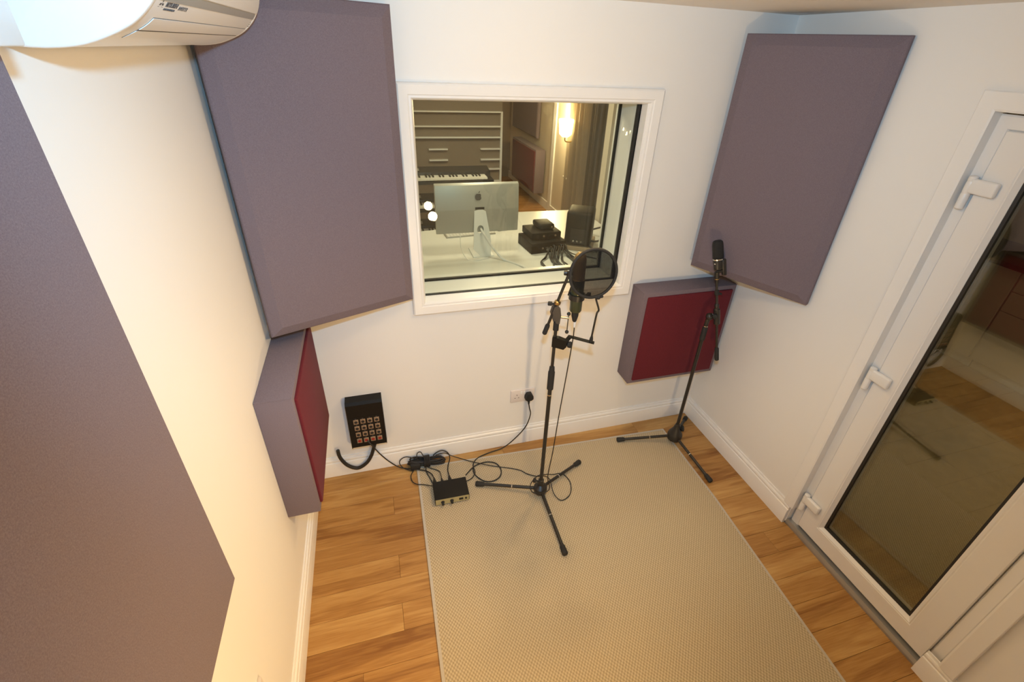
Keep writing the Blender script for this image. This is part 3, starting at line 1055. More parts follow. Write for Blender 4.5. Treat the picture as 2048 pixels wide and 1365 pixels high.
bm = BM(); tube(bm, catmull([(-1.84, -0.05, 0.055), (-1.835, -0.03, 0.078), (-1.815, -0.028, 0.082), (-1.80, -0.05, 0.062)], 8), 0.0027, 7)
obj('loose_loop', bm, M['cable'], coil)

# ------------------------------------------------------------------ microphone stands
def tripod(root, hub, tips, leg_r, hub_prof, hub_z, leg_in=0.028, zleg=0.055):
    bm = BM(); lathe(bm, (hub[0], hub[1], hub_z), (0, 0, 1), hub_prof, 20)
    obj('hub', bm, M['blackmetal'], root)
    for tx_, ty_, tz_ in tips:
        a = V((hub[0], hub[1], zleg)); b = V((tx_, ty_, tz_))
        dd = (b - a); ln = dd.length; dd.normalize()
        bm = BM(); tube(bm, [a + dd * leg_in, b - dd * 0.02], leg_r, 12)
        lg = obj('leg', bm, M['blackmetal'], root)
        bm = BM(); lathe(bm, b - dd * 0.040, dd, [(0, leg_r * 1.15), (0.006, leg_r * 1.5), (0.030, leg_r * 1.65), (0.044, leg_r * 1.75), (0.050, leg_r * 1.4)], 12)
        obj('rubber_foot', bm, M['rubber'], lg)
        bm = BM(); lathe(bm, a + dd * (ln * 0.44), dd, [(0, leg_r * 1.12), (0.005, leg_r * 1.12)], 12)
        obj('rivet_band', bm, M['chrome'], lg)


s1 = thing('mic_stand', 'black tripod microphone stand on the rug in front of the window', 'microphone stand', (-1.214, -0.425, RZ))
hx, hy = -1.214, -0.425
tripod(s1, (hx, hy), [(-1.534, -0.282, 0.020), (-0.920, -0.274, 0.020), (-1.214, -0.799, 0.020)], 0.0088,
       [(0, 0.020), (0.004, 0.034), (0.022, 0.038), (0.040, 0.036), (0.052, 0.024), (0.058, 0.016), (0.095, 0.015), (0.097, 0.010)], 0.026, zleg=0.052)
bm = BM(); lathe(bm, (hx - 0.014, hy + 0.006, 0.105), (-1, 0.3, 0.25), [(0, 0.005), (0.012, 0.005), (0.014, 0.012), (0.026, 0.013), (0.028, 0.009)], 14)
obj('clamp_knob', bm, M['rubber'], s1)
bm = BM(); tube(bm, [(hx, hy, 0.06), (hx, hy, 0.80)], 0.0098, 16)
obj('lower_tube', bm, M['blackmetal'], s1)
bm = BM(); lathe(bm, (hx, hy, 0.735), (0, 0, 1), [(0, 0.0125), (0.004, 0.0155), (0.100, 0.0160), (0.108, 0.0135), (0.130, 0.012), (0.132, 0.009)], 18)
obj('clutch', bm, M['rubber'], s1)
bm = BM(); lathe(bm, (hx, hy, 0.700), (0, 0, 1), [(0, 0.0104), (0.006, 0.0104)], 16)
obj('decal_band', bm, M['chrome'], s1)
bm = BM(); tube(bm, [(hx, hy, 0.80), (hx, hy, 1.075)], 0.0075, 14)
obj('upper_tube', bm, M['blackmetal'], s1)
bm = BM(); lathe(bm, (hx, hy, 1.060), (0, 0, 1), [(0, 0.0085), (0.003, 0.0125), (0.040, 0.0125), (0.045, 0.008)], 16)
obj('collar', bm, M['rubber'], s1)
# boom pivot (two flat cheeks), boom, counter grip, cross handle
bdir = V((0.072, -0.031, 0.287)).normalized()
bp0 = V((-1.254, -0.402, 1.045))
piv = V((-1.224, -0.418, 1.165))
side = V((0.90, -0.42, 0.0)).normalized()
bm = BM()
for sg in (-1, 1):
    prism(bm, [V((hx, hy, 1.10)) + side * (0.006 * sg + a) + V((0, 0, b)) + V((-0.42, -0.90, 0)) * 0.006 * sg for a, b in [(-0.007, 0.0), (0.009, 0.0), (0.012, 0.04), (0.006, 0.075), (-0.006, 0.088), (-0.020, 0.078), (-0.026, 0.05)]], V((-0.42, -0.90, 0)) * 0.005)
obj('pivot_cheeks', bm, M['darksteel'], s1, smooth=0)
bm = BM(); tube(bm, [bp0, bp0 + bdir * 0.305], 0.0062, 12)
obj('boom', bm, M['blackmetal'], s1)
bm = BM(); lathe(bm, bp0 - bdir * 0.012, bdir, [(0, 0.0075), (0.004, 0.0105), (0.045, 0.0105), (0.052, 0.0085)], 14)
obj('boom_grip', bm, M['rubber'], s1)
bm = BM(); lathe(bm, piv + bdir * 0.030 - bdir * 0.006, bdir, [(0, 0.012), (0.004, 0.0145), (0.014, 0.0145), (0.018, 0.010)], 16)
obj('lock_nut', bm, M['brass'], s1, label='brassy lock nut')
bm = BM(); lathe(bm, piv + bdir * 0.024 - side * 0.010, -side, [(0, 0.005), (0.010, 0.005), (0.011, 0.0095), (0.026, 0.0095), (0.028, 0.007)], 14)
obj('boom_knob', bm, M['rubber'], s1)
hb = V((-1.202, -0.428, 1.128))
bm = BM(); tube(bm, [hb, hb + side * 0.040], 0.0048, 12)
obj('pivot_bolt', bm, M['brass'], s1)
he = hb + side * 0.037
bm = BM(); tube(bm, [he + V((0, 0, 0.018)), he + V((0, 0, -0.068))], 0.0022, 8)
ball(bm, he + V((0, 0, 0.020)), 0.0085); ball(bm, he + V((0, 0, -0.070)), 0.0085)
obj('tommy_bar', bm, M['blackmetal'], s1)
be = bp0 + bdir * 0.300
bm = BM(); ball(bm, be, 0.011); tube(bm, [be, be + side * 0.034 + V((0, 0, -0.004))], 0.006, 10)
lathe(bm, be - side * 0.006, -side, [(0, 0.006), (0.003, 0.011), (0.014, 0.011), (0.016, 0.008)], 14)
obj('boom_head', bm, M['blackmetal'], s1)

# condenser microphone held upright in a cradle on the boom
m1 = thing('microphone', 'large upright grey green studio microphone behind the pop filter', 'microphone', (-1.146, -0.452, 1.17))
mx_, my_ = -1.1435, -0.452
mb = V((mx_, my_, 1.160)); mt = V((-1.148, -0.450, 1.440)); md = (mt - mb).normalized()
bm = BM(); lathe(bm, mb, md, [(0, 0.016), (0.004, 0.0225), (0.010, 0.0255), (0.150, 0.0275), (0.152, 0.0262)], 28)
obj('body', bm, M['micgreen'], m1)
bm = BM(); lathe(bm, mb + md * 0.152, md, [(0, 0.0262), (0.006, 0.0270), (0.008, 0.0262)], 28)
obj('trim_ring', bm, M['brass'], m1)
bm = BM(); lathe(bm, mb + md * 0.160, md, [(0, 0.0258), (0.080, 0.0258), (0.098, 0.0215), (0.108, 0.012), (0.111, 0.001)], 28)
obj('grille', bm, M['grille'], m1, label='brassy wire mesh head')
bm = BM(); lathe(bm, mb - md * 0.048, md, [(0, 0.006), (0.006, 0.0095), (0.030, 0.0150), (0.047, 0.0160), (0.049, 0.013)], 18)
obj('cable_socket', bm, M['rubber'], m1)
bm = BM(); lathe(bm, mb + md * 0.075, md, [(-0.012, 0.0278), (-0.012, 0.0335), (0.012, 0.0335), (0.012, 0.0278)], 28, cap=False)
tube(bm, [mb + md * 0.075 - side * 0.033, be + side * 0.03], 0.006, 10)
obj('mic_clamp', bm, M['blackmetal'], m1)
bm = BM(); lathe(bm, mb + md * 0.085 + V((0.033, -0.012, 0)), (0.8, -0.6, 0), [(0, 0.004), (0.006, 0.004), (0.007, 0.011), (0.020, 0.012), (0.022, 0.009)], 14)
obj('clamp_screw', bm, M['rubber'], m1)

# its cable
lead_obj('microphone_cable', 'thin black cable hanging from the green microphone, looping round the stand base',
         [(-1.1395, -0.452, 1.095), (-1.1385, -0.452, 1.060), (-1.139, -0.452, 1.02), (-1.150, -0.455, 0.85), (-1.166, -0.456, 0.60), (-1.176, -0.452, 0.35), (-1.186, -0.445, 0.16), (-1.180, -0.470, 0.095),
          (-1.215, -0.478, 0.075), (-1.262, -0.440, 0.050), (-1.262, -0.395, 0.060), (-1.215, -0.368, 0.085), (-1.150, -0.335, 0.045), (-1.095, -0.318, 0.012), (-1.045, -0.325, 0.012), (-1.022, -0.393, 0.012), (-1.053, -0.472, 0.012), (-1.115, -0.500, 0.012),
          (-1.145, -0.455, 0.025), (-1.148, -0.395, 0.065), (-1.165, -0.352, 0.055), (-1.193, -0.315, 0.020), (-1.240, -0.276, 0.011), (-1.271, -0.240, 0.010), (-1.324, -0.210, 0.010), (-1.414, -0.172, 0.012), (-1.49, -0.136, 0.017),
          (-1.56, -0.087, 0.012), (-1.635, -0.042, 0.020), (-1.678, -0.032, 0.045), (-1.732, -0.036, 0.045)], 0.0026, n=8)
bm = BM(); lathe(bm, (-1.1395, -0.452, 1.112), (0.01, 0, -1), [(0, 0.0065), (0.026, 0.0055), (0.030, 0.003)], 12)
o_ = [o for o in bpy.data.objects if o.name.startswith('microphone_cable')][0]
obj('heat_shrink', bm, M['whiteplastic'], o_, label='pale sleeve at the microphone end')

# pop filter
pf = thing('pop_filter', 'round black mesh pop filter on a bent arm clamped to the stand', 'pop filter', (-1.2, -0.45, 1.0))
pc = V((-1.1145, -0.5165, 1.363)); pn_ = V((-0.03, -0.96, 0.14)).normalized()
pr = 0.0985
u_ = V((0, 0, 1)).cross(pn_).normalized(); w_ = pn_.cross(u_)
bm = BM(); tube(bm, [pc + (u_ * math.cos(t) + w_ * math.sin(t)) * pr for t in [2 * PI * q / 48 for q in range(48)]], 0.0062, 10, closed=True)
obj('hoop', bm, M['rubber'], pf)
for dd in (-0.003, 0.003):
    bm = BM()
    cv = bm.verts.new(pc + pn_ * dd)
    rg = [bm.verts.new(pc + pn_ * dd + (u_ * math.cos(t) + w_ * math.sin(t)) * (pr - 0.002)) for t in [2 * PI * q / 40 for q in range(40)]]
    for q in range(40):
        bm.faces.new((cv, rg[q], rg[(q + 1) % 40]))
    obj('mesh_screen', bm, M['gauze'], pf, smooth=0)
arm0 = V((-1.070, -0.490, 1.030)); arm3 = pc - w_ * (pr * 0.975) + u_ * 0.024
bm = BM(); tube(bm, catmull([arm0, arm0 + V((0.002, -0.003, 0.06)), arm0 + V((0.005, -0.008, 0.135)), arm0 + V((0.009, -0.012, 0.158)), arm3 + V((-0.004, 0.0, -0.014)), arm3], 8), 0.0042, 10)
obj('arm', bm, M['blackmetal'], pf)
bm = BM(); lathe(bm, arm0 + V((0, 0, -0.012)), (0.05, 0, 1), [(0, 0.007), (0.004, 0.0085), (0.020, 0.0075), (0.034, 0.0045)], 14)
obj('arm_socket', bm, M['rubber'], pf)
bm = BM(); ball(bm, arm3 + V((0.004, 0, -0.004)), 0.0105)
lathe(bm, arm3 + V((0.012, 0, -0.004)), (1, 0, 0.2), [(0, 0.004), (0.006, 0.007), (0.012, 0.006)], 12)
obj('hoop_joint', bm, M['rubber'], pf)
cb = V((hx, hy, 1.000))
bd = V((0.86, -0.50, 0)).normalized(); bn = V((-0.50, -0.86, 0)).normalized()
bm = BM()
prism(bm, [cb + bd * a + V((0, 0, b)) + bn * 0.012 for a, b in [(-0.010, 0.028), (0.018, 0.028), (0.056, 0.018), (0.056, -0.010), (0.044, -0.026), (-0.010, -0.020)]], -bn * 0.024)
obj('clamp', bm, M['boxblack'], pf, smooth=0)
bm = BM(); lathe(bm, cb + bd * 0.056 + V((0, 0, -0.001)), bd, [(0, 0.006), (0.004, 0.014), (0.018, 0.015), (0.021, 0.011)], 16)
obj('clamp_knob', bm, M['rubber'], pf)
bm = BM()
b0_ = cb + bd * 0.052 + V((0, 0, 0.016)); b1_ = cb + bd * 0.064 + bn * -0.018 + V((0, 0, 0.030)); b2_ = V((arm0.x, arm0.y, arm0.z - 0.011)) + bd * 0.012
for a, b in ((b0_, b1_), (b1_, b2_)):
    e = (b - a); ln = e.length; e.normalize()
    sd = e.cross(V((0, 0, 1))).normalized(); up_ = sd.cross(e)
    obox(bm, (a + b) / 2, e, sd, up_, ln / 2 + 0.004, 0.0105, 0.0016)
obj('bracket_bar', bm, M['boxblack'], pf, smooth=0)

# second stand in the far right corner
s2 = thing('mic_stand', 'black tripod microphone stand with steep boom in the corner by the door wall', 'microphone stand', (-0.263, -0.254, 0))
gx, gy = -0.263, -0.254
tripod(s2, (gx, gy), [(-0.600, -0.160, 0.020), (-0.052, -0.078, 0.013), (-0.226, -0.585, 0.013)], 0.0086,
       [(0, 0.018), (0.004, 0.042), (0.030, 0.046), (0.046, 0.043), (0.085, 0.022), (0.118, 0.0135), (0.120, 0.010)], 0.040, leg_in=0.034, zleg=0.068)
bm = BM(); lathe(bm, (gx + 0.012, gy - 0.004, 0.125), (1, -0.25, 0.0), [(0, 0.005), (0.014, 0.005), (0.016, 0.008), (0.018, 0.019), (0.028, 0.019), (0.031, 0.010)], 14)
obj('clamp_knob', bm, M['rubber'], s2)
bm = BM(); tube(bm, [(gx, gy, 0.09), (gx, gy, 0.80)], 0.0100, 16)
obj('lower_tube', bm, M['blackmetal'], s2)
bm = BM(); lathe(bm, (gx, gy, 0.775), (0, 0, 1), [(0, 0.011), (0.004, 0.0145), (0.078, 0.0150), (0.084, 0.012), (0.088, 0.009)], 18)
obj('clutch', bm, M['rubber'], s2)
bm = BM(); lathe(bm, (gx, gy, 0.864), (0, 0, 1), [(0, 0.0125), (0.004, 0.0125)], 18)
obj('clutch_ring', bm, M['chrome'], s2)
bm = BM(); tube(bm, catmull([(gx, gy, 0.86), (gx + 0.001, gy, 0.90), (gx + 0.010, gy - 0.004, 0.925), (gx + 0.022, gy - 0.006, 0.938)], 6), 0.011, 12)
ball(bm, (gx + 0.004, gy - 0.003, 0.925), 0.020)
obj('swivel', bm, M['blackmetal'], s2)
b0 = V((-0.190, -0.322, 0.690)); b1 = V((-0.272, -0.246, 1.150)); bd2 = (b1 - b0).normalized()
bm = BM(); tube(bm, [b0, b1], 0.0066, 12)
obj('boom', bm, M['blackmetal'], s2)
bm = BM(); lathe(bm, b0 - bd2 * 0.015, bd2, [(0, 0.008), (0.003, 0.0112), (0.074, 0.0112), (0.080, 0.008)], 14)
obj('boom_grip', bm, M['rubber'], s2)
jn = b0 + bd2 * 0.235
bm = BM(); lathe(bm, jn - bd2 * 0.030, bd2, [(0, 0.009), (0.006, 0.0165), (0.090, 0.0165), (0.096, 0.010), (0.115, 0.012), (0.122, 0.008)], 14)
obj('boom_clamp', bm, M['blackmetal'], s2)
bm = BM(); lathe(bm, jn + bd2 * 0.030 + V((-0.012, -0.010, 0)), (-0.8, -0.6, 0), [(0, 0.005), (0.006, 0.005), (0.008, 0.0125), (0.020, 0.0125), (0.022, 0.009)], 14)
obj('boom_knob', bm, M['rubber'], s2)
bm = BM(); lathe(bm, b0 + bd2 * 0.375, bd2, [(0, 0.008), (0.003, 0.0115), (0.026, 0.0115), (0.030, 0.008)], 14)
tube(bm, [b0 + bd2 * 0.388, b0 + bd2 * 0.388 + V((0.026, -0.006, -0.006))], 0.006, 10)
obj('extension_clamp', bm, M['rubber'], s2)

m2 = thing('microphone', 'black side address microphone on the corner stand, seen against the mauve corner panel', 'microphone', (-0.29, -0.24, 1.16))
mb2 = V((-0.279, -0.250, 1.198)); mt2 = V((-0.306, -0.218, 1.346)); md2 = (mt2 - mb2).normalized()
fx = V((0.93, -0.30, 0)); fx = (fx - md2 * fx.dot(md2)).normalized(); fy = md2.cross(fx)


def flat_lathe(bm, p0, ax, prof, ux, uy, ky, seg=24):
    rings = []
    for t, r in prof:
        ring = []
        for q in range(seg):
            a = 2 * PI * q / seg
            ca, sa = math.cos(a), math.sin(a)
            e = 0.72
            ring.append(bm.verts.new(p0 + ax * t + ux * math.copysign(abs(ca) ** e, ca) * r + uy * math.copysign(abs(sa) ** e, sa) * r * ky))
        rings.append(ring)
    for a, b in zip(rings, rings[1:]):
        for k in range(seg):
            bm.faces.new((a[k], a[(k + 1) % seg], b[(k + 1) % seg], b[k]))
    bm.faces.new(rings[0][::-1]); bm.faces.new(rings[-1])


bm = BM(); flat_lathe(bm, mb2, md2, [(0, 0.019), (0.004, 0.0235), (0.055, 0.0255), (0.058, 0.0245)], fx, fy, 0.80)
obj('body', bm, M['blackmetal'], m2)
bm = BM(); flat_lathe(bm, mb2 + md2 * 0.058, md2, [(0, 0.0245), (0.004, 0.0262), (0.070, 0.0262), (0.086, 0.0235), (0.092, 0.016), (0.093, 0.004)], fx, fy, 0.72)
obj('grille', bm, M['darkgrille'], m2)
bm = BM(); flat_lathe(bm, mb2 + md2 * 0.052, md2, [(0, 0.0262), (0.005, 0.0262)], fx, fy, 0.80)
obj('band', bm, M['chrome'], m2)
bm = BM()
obox(bm, mb2 + fx * 0.022 - fy * 0.012 + md2 * 0.012, fx, fy, md2, 0.010, 0.010, 0.042, bevel=0.003)
lathe(bm, b1 - bd2 * 0.006, bd2, [(0, 0.008), (0.004, 0.012), (0.036, 0.012), (0.040, 0.008)], 14)
tube(bm, [b1 + bd2 * 0.034, mb2 + fx * 0.018 - fy * 0.008 - md2 * 0.010], 0.008, 10)
obj('mount', bm, M['blackmetal'], m2)
bm = BM(); lathe(bm, b1 - bd2 * 0.008, bd2, [(0, 0.0125), (0.003, 0.0125)], 14)
obj('thread_ring', bm, M['brass'], m2)
bm = BM(); ball(bm, mb2 - fx * 0.021 - fy * 0.012 + md2 * 0.034, 0.0045)
obj('switch', bm, M['chrome'], m2)

# ------------------------------------------------------------------ control room beyond the window
CX0, CX1, CY1, CH = -2.6, 0.65, 6.9, 2.4
bm = BM(); box(bm, CX0, CX1, BT, CY1, -0.05, 0.0)
cfloor = struct('floor', bm, M['oak'])
bm = BM(); box(bm, CX0 - 0.1, CX1 + 0.1, BT, CY1 + 0.1, CH, CH + 0.05)
struct('ceiling', bm, M['ceiling'])
bm = BM(); box(bm, CX0 - 0.1, CX0, BT, CY1 + 0.1, -0.05, CH)
struct('wall_left', bm, M['creamwall'])
bm = BM(); box(bm, CX0, CX1, CY1, CY1 + 0.1, -0.05, CH)
struct('wall_back', bm, M['taupe'])
bm = BM(); box(bm, CX1, CX1 + 0.1, BT, CY1 + 0.1, -0.05, CH)
struct('wall_right', bm, M['creamwall'])
bm = BM(); box(bm, CX1 - 0.02, CX1, 4.62, CY1, 0, 0.12)
struct('baseboard_right', bm, M['gloss'])
bm = BM(); box(bm, CX0, LW, BT - 0.1, BT, -0.05, CH); box(bm, 0.12, CX1, BT - 0.1, BT, -0.05, CH)
box(bm, LW, 0.12, BT - 0.1, BT, H + 0.05, CH)
struct('wall_front', bm, M['creamwall'])

desk = thing('desk', 'wide white desk behind the window carrying the computer and black units', 'desk', (-0.9, 1.6, 0))
bm = BM()
prism(bm, [(-2.0, 0.955, 0.712), (0.10, 0.955, 0.712), (0.10, 2.285, 0.712), (-0.70, 2.30, 0.712), (-1.10, 2.05, 0.712), (-1.45, 1.90, 0.712), (-2.0, 1.83, 0.712)], (0, 0, 0.028))
obj('top', bm, M['desk'], desk, smooth=0)
for lx, ly in ((-1.92, 1.05), (0.02, 1.05), (-1.92, 1.75), (0.02, 2.2)):
    bm = BM(); box(bm, lx - 0.03, lx + 0.03, ly - 0.03, ly + 0.03, 0.0, 0.712)
    obj('leg', bm, M['desk'], desk, smooth=0)
bm = BM(); box(bm, -1.40, 0.0, 1.10, 1.12, 0.45, 0.712)
obj('modesty_panel', bm, M['desk'], desk, smooth=0)
DZ = 0.7402

im = thing('computer', 'silver all in one computer seen from behind on the white desk', 'computer', (-1.18, 1.30, DZ))
tilt = 0.06
bm = BM()
prism(bm, [(-1.503, 1.262, 0.926), (-1.503, 1.290, 0.920), (-1.503, 1.312, 1.278), (-1.503, 1.300, 1.284), (-1.503, 1.278, 1.272), (-1.503, 1.256, 1.10)], (0.618, 0, 0))
bmesh.ops.recalc_face_normals(bm, faces=bm.faces[:])
bmesh.ops.bevel(bm, geom=bm.edges[:], offset=0.004, segments=2, affect='EDGES', profile=0.5)
obj('screen_case', bm, M['alu'], im)
bm = BM(); box(bm, -1.497, -0.891, 1.309, 1.313, 0.945, 1.272)
obj('screen', bm, M['gasket'], im, smooth=0)
bm = BM()
ou = [(-1.238, 0), (-1.079, 0), (-1.142, 0.366), (-1.222, 0.366)]
hole = [(-1.1795 + 0.026 * math.cos(t), 0.205 + (0.034 if math.sin(t) > 0 else 0.028) * math.sin(t)) for t in [2 * PI * q / 16 + PI / 4 for q in range(16)]]
yv = lambda z: 1.222 + 0.030 * (z / 0.366)
for dy in (0.0, 0.008):
    pass
ring_o = []
ccx, ccz = -1.1795, 0.205
for (hx_, hz_) in hole:
    dx_, dz_ = hx_ - ccx, hz_ - ccz
    best = None
    for i in range(4):
        ax_, az_ = ou[i]; bx_, bz_ = ou[(i + 1) % 4]
        ex, ez = bx_ - ax_, bz_ - az_
        det = dx_ * (-ez) - dz_ * (-ex)
        if abs(det) < 1e-9: continue
        t = ((ax_ - ccx) * (-ez) - (az_ - ccz) * (-ex)) / det
        s = (dx_ * (az_ - ccz) - dz_ * (ax_ - ccx)) / det
        if t > 0 and -1e-6 <= s <= 1 + 1e-6 and (best is None or t < best): best = t
    ring_o.append((ccx + dx_ * best, ccz + dz_ * best))
lay = []
for dy in (0.0, 0.008):
    lay.append(([bm.verts.new((a, yv(b) + dy, DZ + 0.006 + b)) for a, b in ring_o], [bm.verts.new((a, yv(b) + dy, DZ + 0.006 + b)) for a, b in hole]))
for q in range(16):
    r = (q + 1) % 16
    bm.faces.new((lay[0][0][q], lay[0][0][r], lay[0][1][r], lay[0][1][q]))
    bm.faces.new((lay[1][0][q], lay[1][1][q], lay[1][1][r], lay[1][0][r]))
    bm.faces.new((lay[0][0][q], lay[1][0][q], lay[1][0][r], lay[0][0][r]))
    bm.faces.new((lay[0][1][q], lay[0][1][r], lay[1][1][r], lay[1][1][q]))
obj('stand_neck', bm, M['alu_lit'], im, smooth=0)
bm = BM(); box(bm, -1.238, -1.079, 1.222, 1.42, DZ, DZ + 0.008, bevel=0.002)
obj('stand_foot', bm, M['alu_lit'], im)
bm = BM(); box(bm, -1.215, -1.149, 1.250, 1.262, 1.100, 1.116)
obj('hinge_slot', bm, M['gasket'], im, smooth=0)
# emblem: bitten apple with a leaf
bm = BM()
ac0 = V((-1.192, 1.2575, 1.190))
R_ = 0.026
out = []
for q in range(28):
    t = 2 * PI * q / 28
    rr = R_ * (1 - 0.16 * math.exp(-((t - PI / 2) / 0.30) ** 2) - 0.12 * math.exp(-((t - 1.5 * PI) / 0.26) ** 2))
    x, z = rr * math.cos(t) * 0.95, rr * math.sin(t) * 1.02
    dx, dz = x - 0.034, z - 0.004
    dl = math.hypot(dx, dz)
    if dl < 0.0155:
        x, z = 0.034 + dx / dl * 0.0155, 0.004 + dz / dl * 0.0155
    out.append(bm.verts.new(ac0 + V((x, 0, z))))
bm.faces.new(out)
lf = [(0.0, 0.029), (0.004, 0.038), (0.012, 0.043), (0.012, 0.036), (0.006, 0.030)]
bm.faces.new([bm.verts.new(ac0 + V((a, 0, b))) for a, b in lf])
obj('emblem', bm, M['print'], im, smooth=0, label='dark apple shaped emblem')

kb = thing('computer_keyboard', 'slim white keyboard lying behind the computer stand on the desk', 'keyboard', (-1.16, 1.74, DZ))
bm = BM(); obox(bm, (-1.16, 1.745, DZ + 0.006), (1, 0.09, 0), (-0.09, 1, 0), (0, 0, 1), 0.215, 0.056, 0.0055, bevel=0.002)
obj('case', bm, M['alu'], kb)
for r in range(4):
    for c in range(15):
        bm = BM(); ctr_ = V((-1.16, 1.745, DZ + 0.0128)) + V((1, 0.09, 0)).normalized() * ((c - 7) * 0.0275) + V((-0.09, 1, 0)).normalized() * ((r - 1.5) * 0.026)
        obox(bm, ctr_, (1, 0.09, 0), (-0.09, 1, 0), (0, 0, 1), 0.0118, 0.011, 0.0015)
        obj('key', bm, M['whiteplastic'], kb, smooth=0)
lead_obj('white_cable', 'thick pale cable from the computer running to the front of the desk', [(-1.172, 1.262, 0.955), (-1.165, 1.21, 0.935), (-1.10, 1.18, 0.83), (-1.03, 1.13, 0.752), (-0.955, 1.04, 0.746), (-0.915, 0.965, 0.746), (-0.905, 0.948, 0.70)], 0.0085, mat='whiteplastic')
lead_obj('white_cable', 'thin pale cable curving round the computer foot', [(-1.33, 1.255, 0.93), (-1.33, 1.22, 0.82), (-1.29, 1.19, 0.746), (-1.22, 1.165, 0.744), (-1.14, 1.19, 0.744), (-1.09, 1.24, 0.746)], 0.003, mat='whiteplastic')
ms = thing('card_reader', 'small dark gadget lying on the desk right of the keyboard', 'gadget', (-0.86, 1.80, DZ))
bm = BM(); obox(bm, (-0.87, 1.79, DZ + 0.006), (1, 0.15, 0), (-0.15, 1, 0), (0, 0, 1), 0.035, 0.012, 0.006, bevel=0.003)
obj('body', bm, M['gasket'], ms)
bm = BM(); lathe(bm, (-0.826, 1.797, DZ), (0, 0, 1), [(0, 0.016), (0.012, 0.014), (0.016, 0.008)], 12)
obj('cap', bm, M['gasket'], ms)


def unit(name, label, cx_, cy_, z0, hw, hd, h, ang, cat, slots=3, bev=0.004):
    root = thing(name, label, cat, (cx_, cy_, z0))
    ax = V((math.cos(ang), math.sin(ang), 0)); ay = V((-math.sin(ang), math.cos(ang), 0))
    bm = BM(); obox(bm, (cx_, cy_, z0 + h / 2), ax, ay, (0, 0, 1), hw, hd, h / 2, bevel=bev, seg=3)
    obj('case', bm, M['boxblack'], root)
    for i in range(slots):
        bm = BM()
        lathe(bm, V((cx_, cy_, z0 + h * 0.5)) - ay * hd + ax * (hw * (-0.6 + 1.2 * i / max(1, slots - 1))), -ay, [(0, 0.008), (0.006, 0.008), (0.0065, 0.005)], 12)
        obj('rear_jack', bm, M['silver'] if i % 2 else M['rubber'], root)
    return root, ax, ay


g, gax, gay = unit('audio_interface', 'largest black audio unit, at the bottom of the stack on the white desk', -0.648, 1.355, DZ, 0.150, 0.135, 0.085, 0.11, 'audio unit', 6)
bm = BM(); obox(bm, V((-0.648, 1.355, DZ + 0.030)) - gay * 0.1362 + gax * 0.0, gax, gay, (0, 0, 1), 0.018, 0.001, 0.010)
obj('sticker', bm, M['whiteplastic'], g, smooth=0)
unit('audio_interface', 'middle black audio unit of the stack on the white desk', -0.640, 1.400, DZ + 0.0855, 0.125, 0.110, 0.055, 0.07, 'audio unit', 4)
unit('hard_drive', 'small rounded black unit on top of the stack on the white desk', -0.615, 1.430, DZ + 0.141, 0.068, 0.080, 0.045, 0.05, 'audio unit', 2, bev=0.016)
for i in range(18):
    r_ = random.Random(40 + i)
    x0 = -0.66 + 0.0095 * i
    st = V((x0, 1.355 - 0.135 - 0.004, DZ + 0.03 + r_.uniform(0, 0.035)))
    ex_ = -0.76 + 0.013 * i + r_.uniform(-0.04, 0.10)
    lead_obj('patch_cable', 'black patch cable in the bunch hanging from the back of the stacked units', [st, st + V((0.0, -0.04, 0.004)), (x0 * 0.5 + ex_ * 0.5, 1.10 + r_.uniform(-0.02, 0.03), DZ + 0.010 + 0.004 * (i % 4)), (ex_, 1.02 + r_.uniform(-0.02, 0.02), DZ + 0.008 + 0.003 * (i % 3)), (ex_ + r_.uniform(-0.03, 0.03), 0.942, DZ - 0.01), (ex_ + r_.uniform(-0.02, 0.02), 0.937, DZ - 0.12)],
             0.0052, n=5, group='patch cables behind the stacked units')
lead_obj('patch_cable', 'black cable running right from the stacked units towards the speaker', [(-0.505, 1.24, DZ + 0.03), (-0.46, 1.16, DZ + 0.006), (-0.40, 1.10, DZ + 0.006), (-0.33, 1.04, DZ + 0.006), (-0.28, 0.97, DZ + 0.006)], 0.004)

sp = thing('monitor_speaker', 'black studio monitor speaker seen from behind on a tan foam pad', 'speaker', (-0.33, 1.35, DZ + 0.035))
sa = 0.52
sax = V((math.cos(sa), -math.sin(sa), 0)); say = V((math.sin(sa), math.cos(sa), 0))
tiltv = V((0, 0, 1)) + say * 0.10
bm = BM(); obox(bm, (-0.335, 1.33, DZ + 0.035 + 0.138), sax, say, tiltv, 0.105, 0.115, 0.132, bevel=0.022, seg=3)
obj('cabinet', bm, M['boxblack'], sp)
bm = BM(); obox(bm, V((-0.335, 1.33, DZ + 0.12)) - say * 0.122, sax, say, tiltv, 0.060, 0.003, 0.060)
obj('rear_plate', bm, M['gasket'], sp, smooth=0)
for q in (-0.03, 0.0, 0.03):
    bm = BM(); lathe(bm, V((-0.335, 1.33, DZ + 0.08)) - say * 0.128 + sax * q, -say, [(0, 0.009), (0.010, 0.008)], 10)
    obj('rear_jack', bm, M['chrome'], sp)
fo = BM(); obox(fo, (-0.325, 1.35, DZ + 0.0172), sax, say, (0, 0, 1), 0.125, 0.155, 0.017, bevel=0.004)
tag(obj('foam_pad', fo, M['foam'], None), 'tan foam pad under the studio monitor speaker on the desk', 'foam pad')
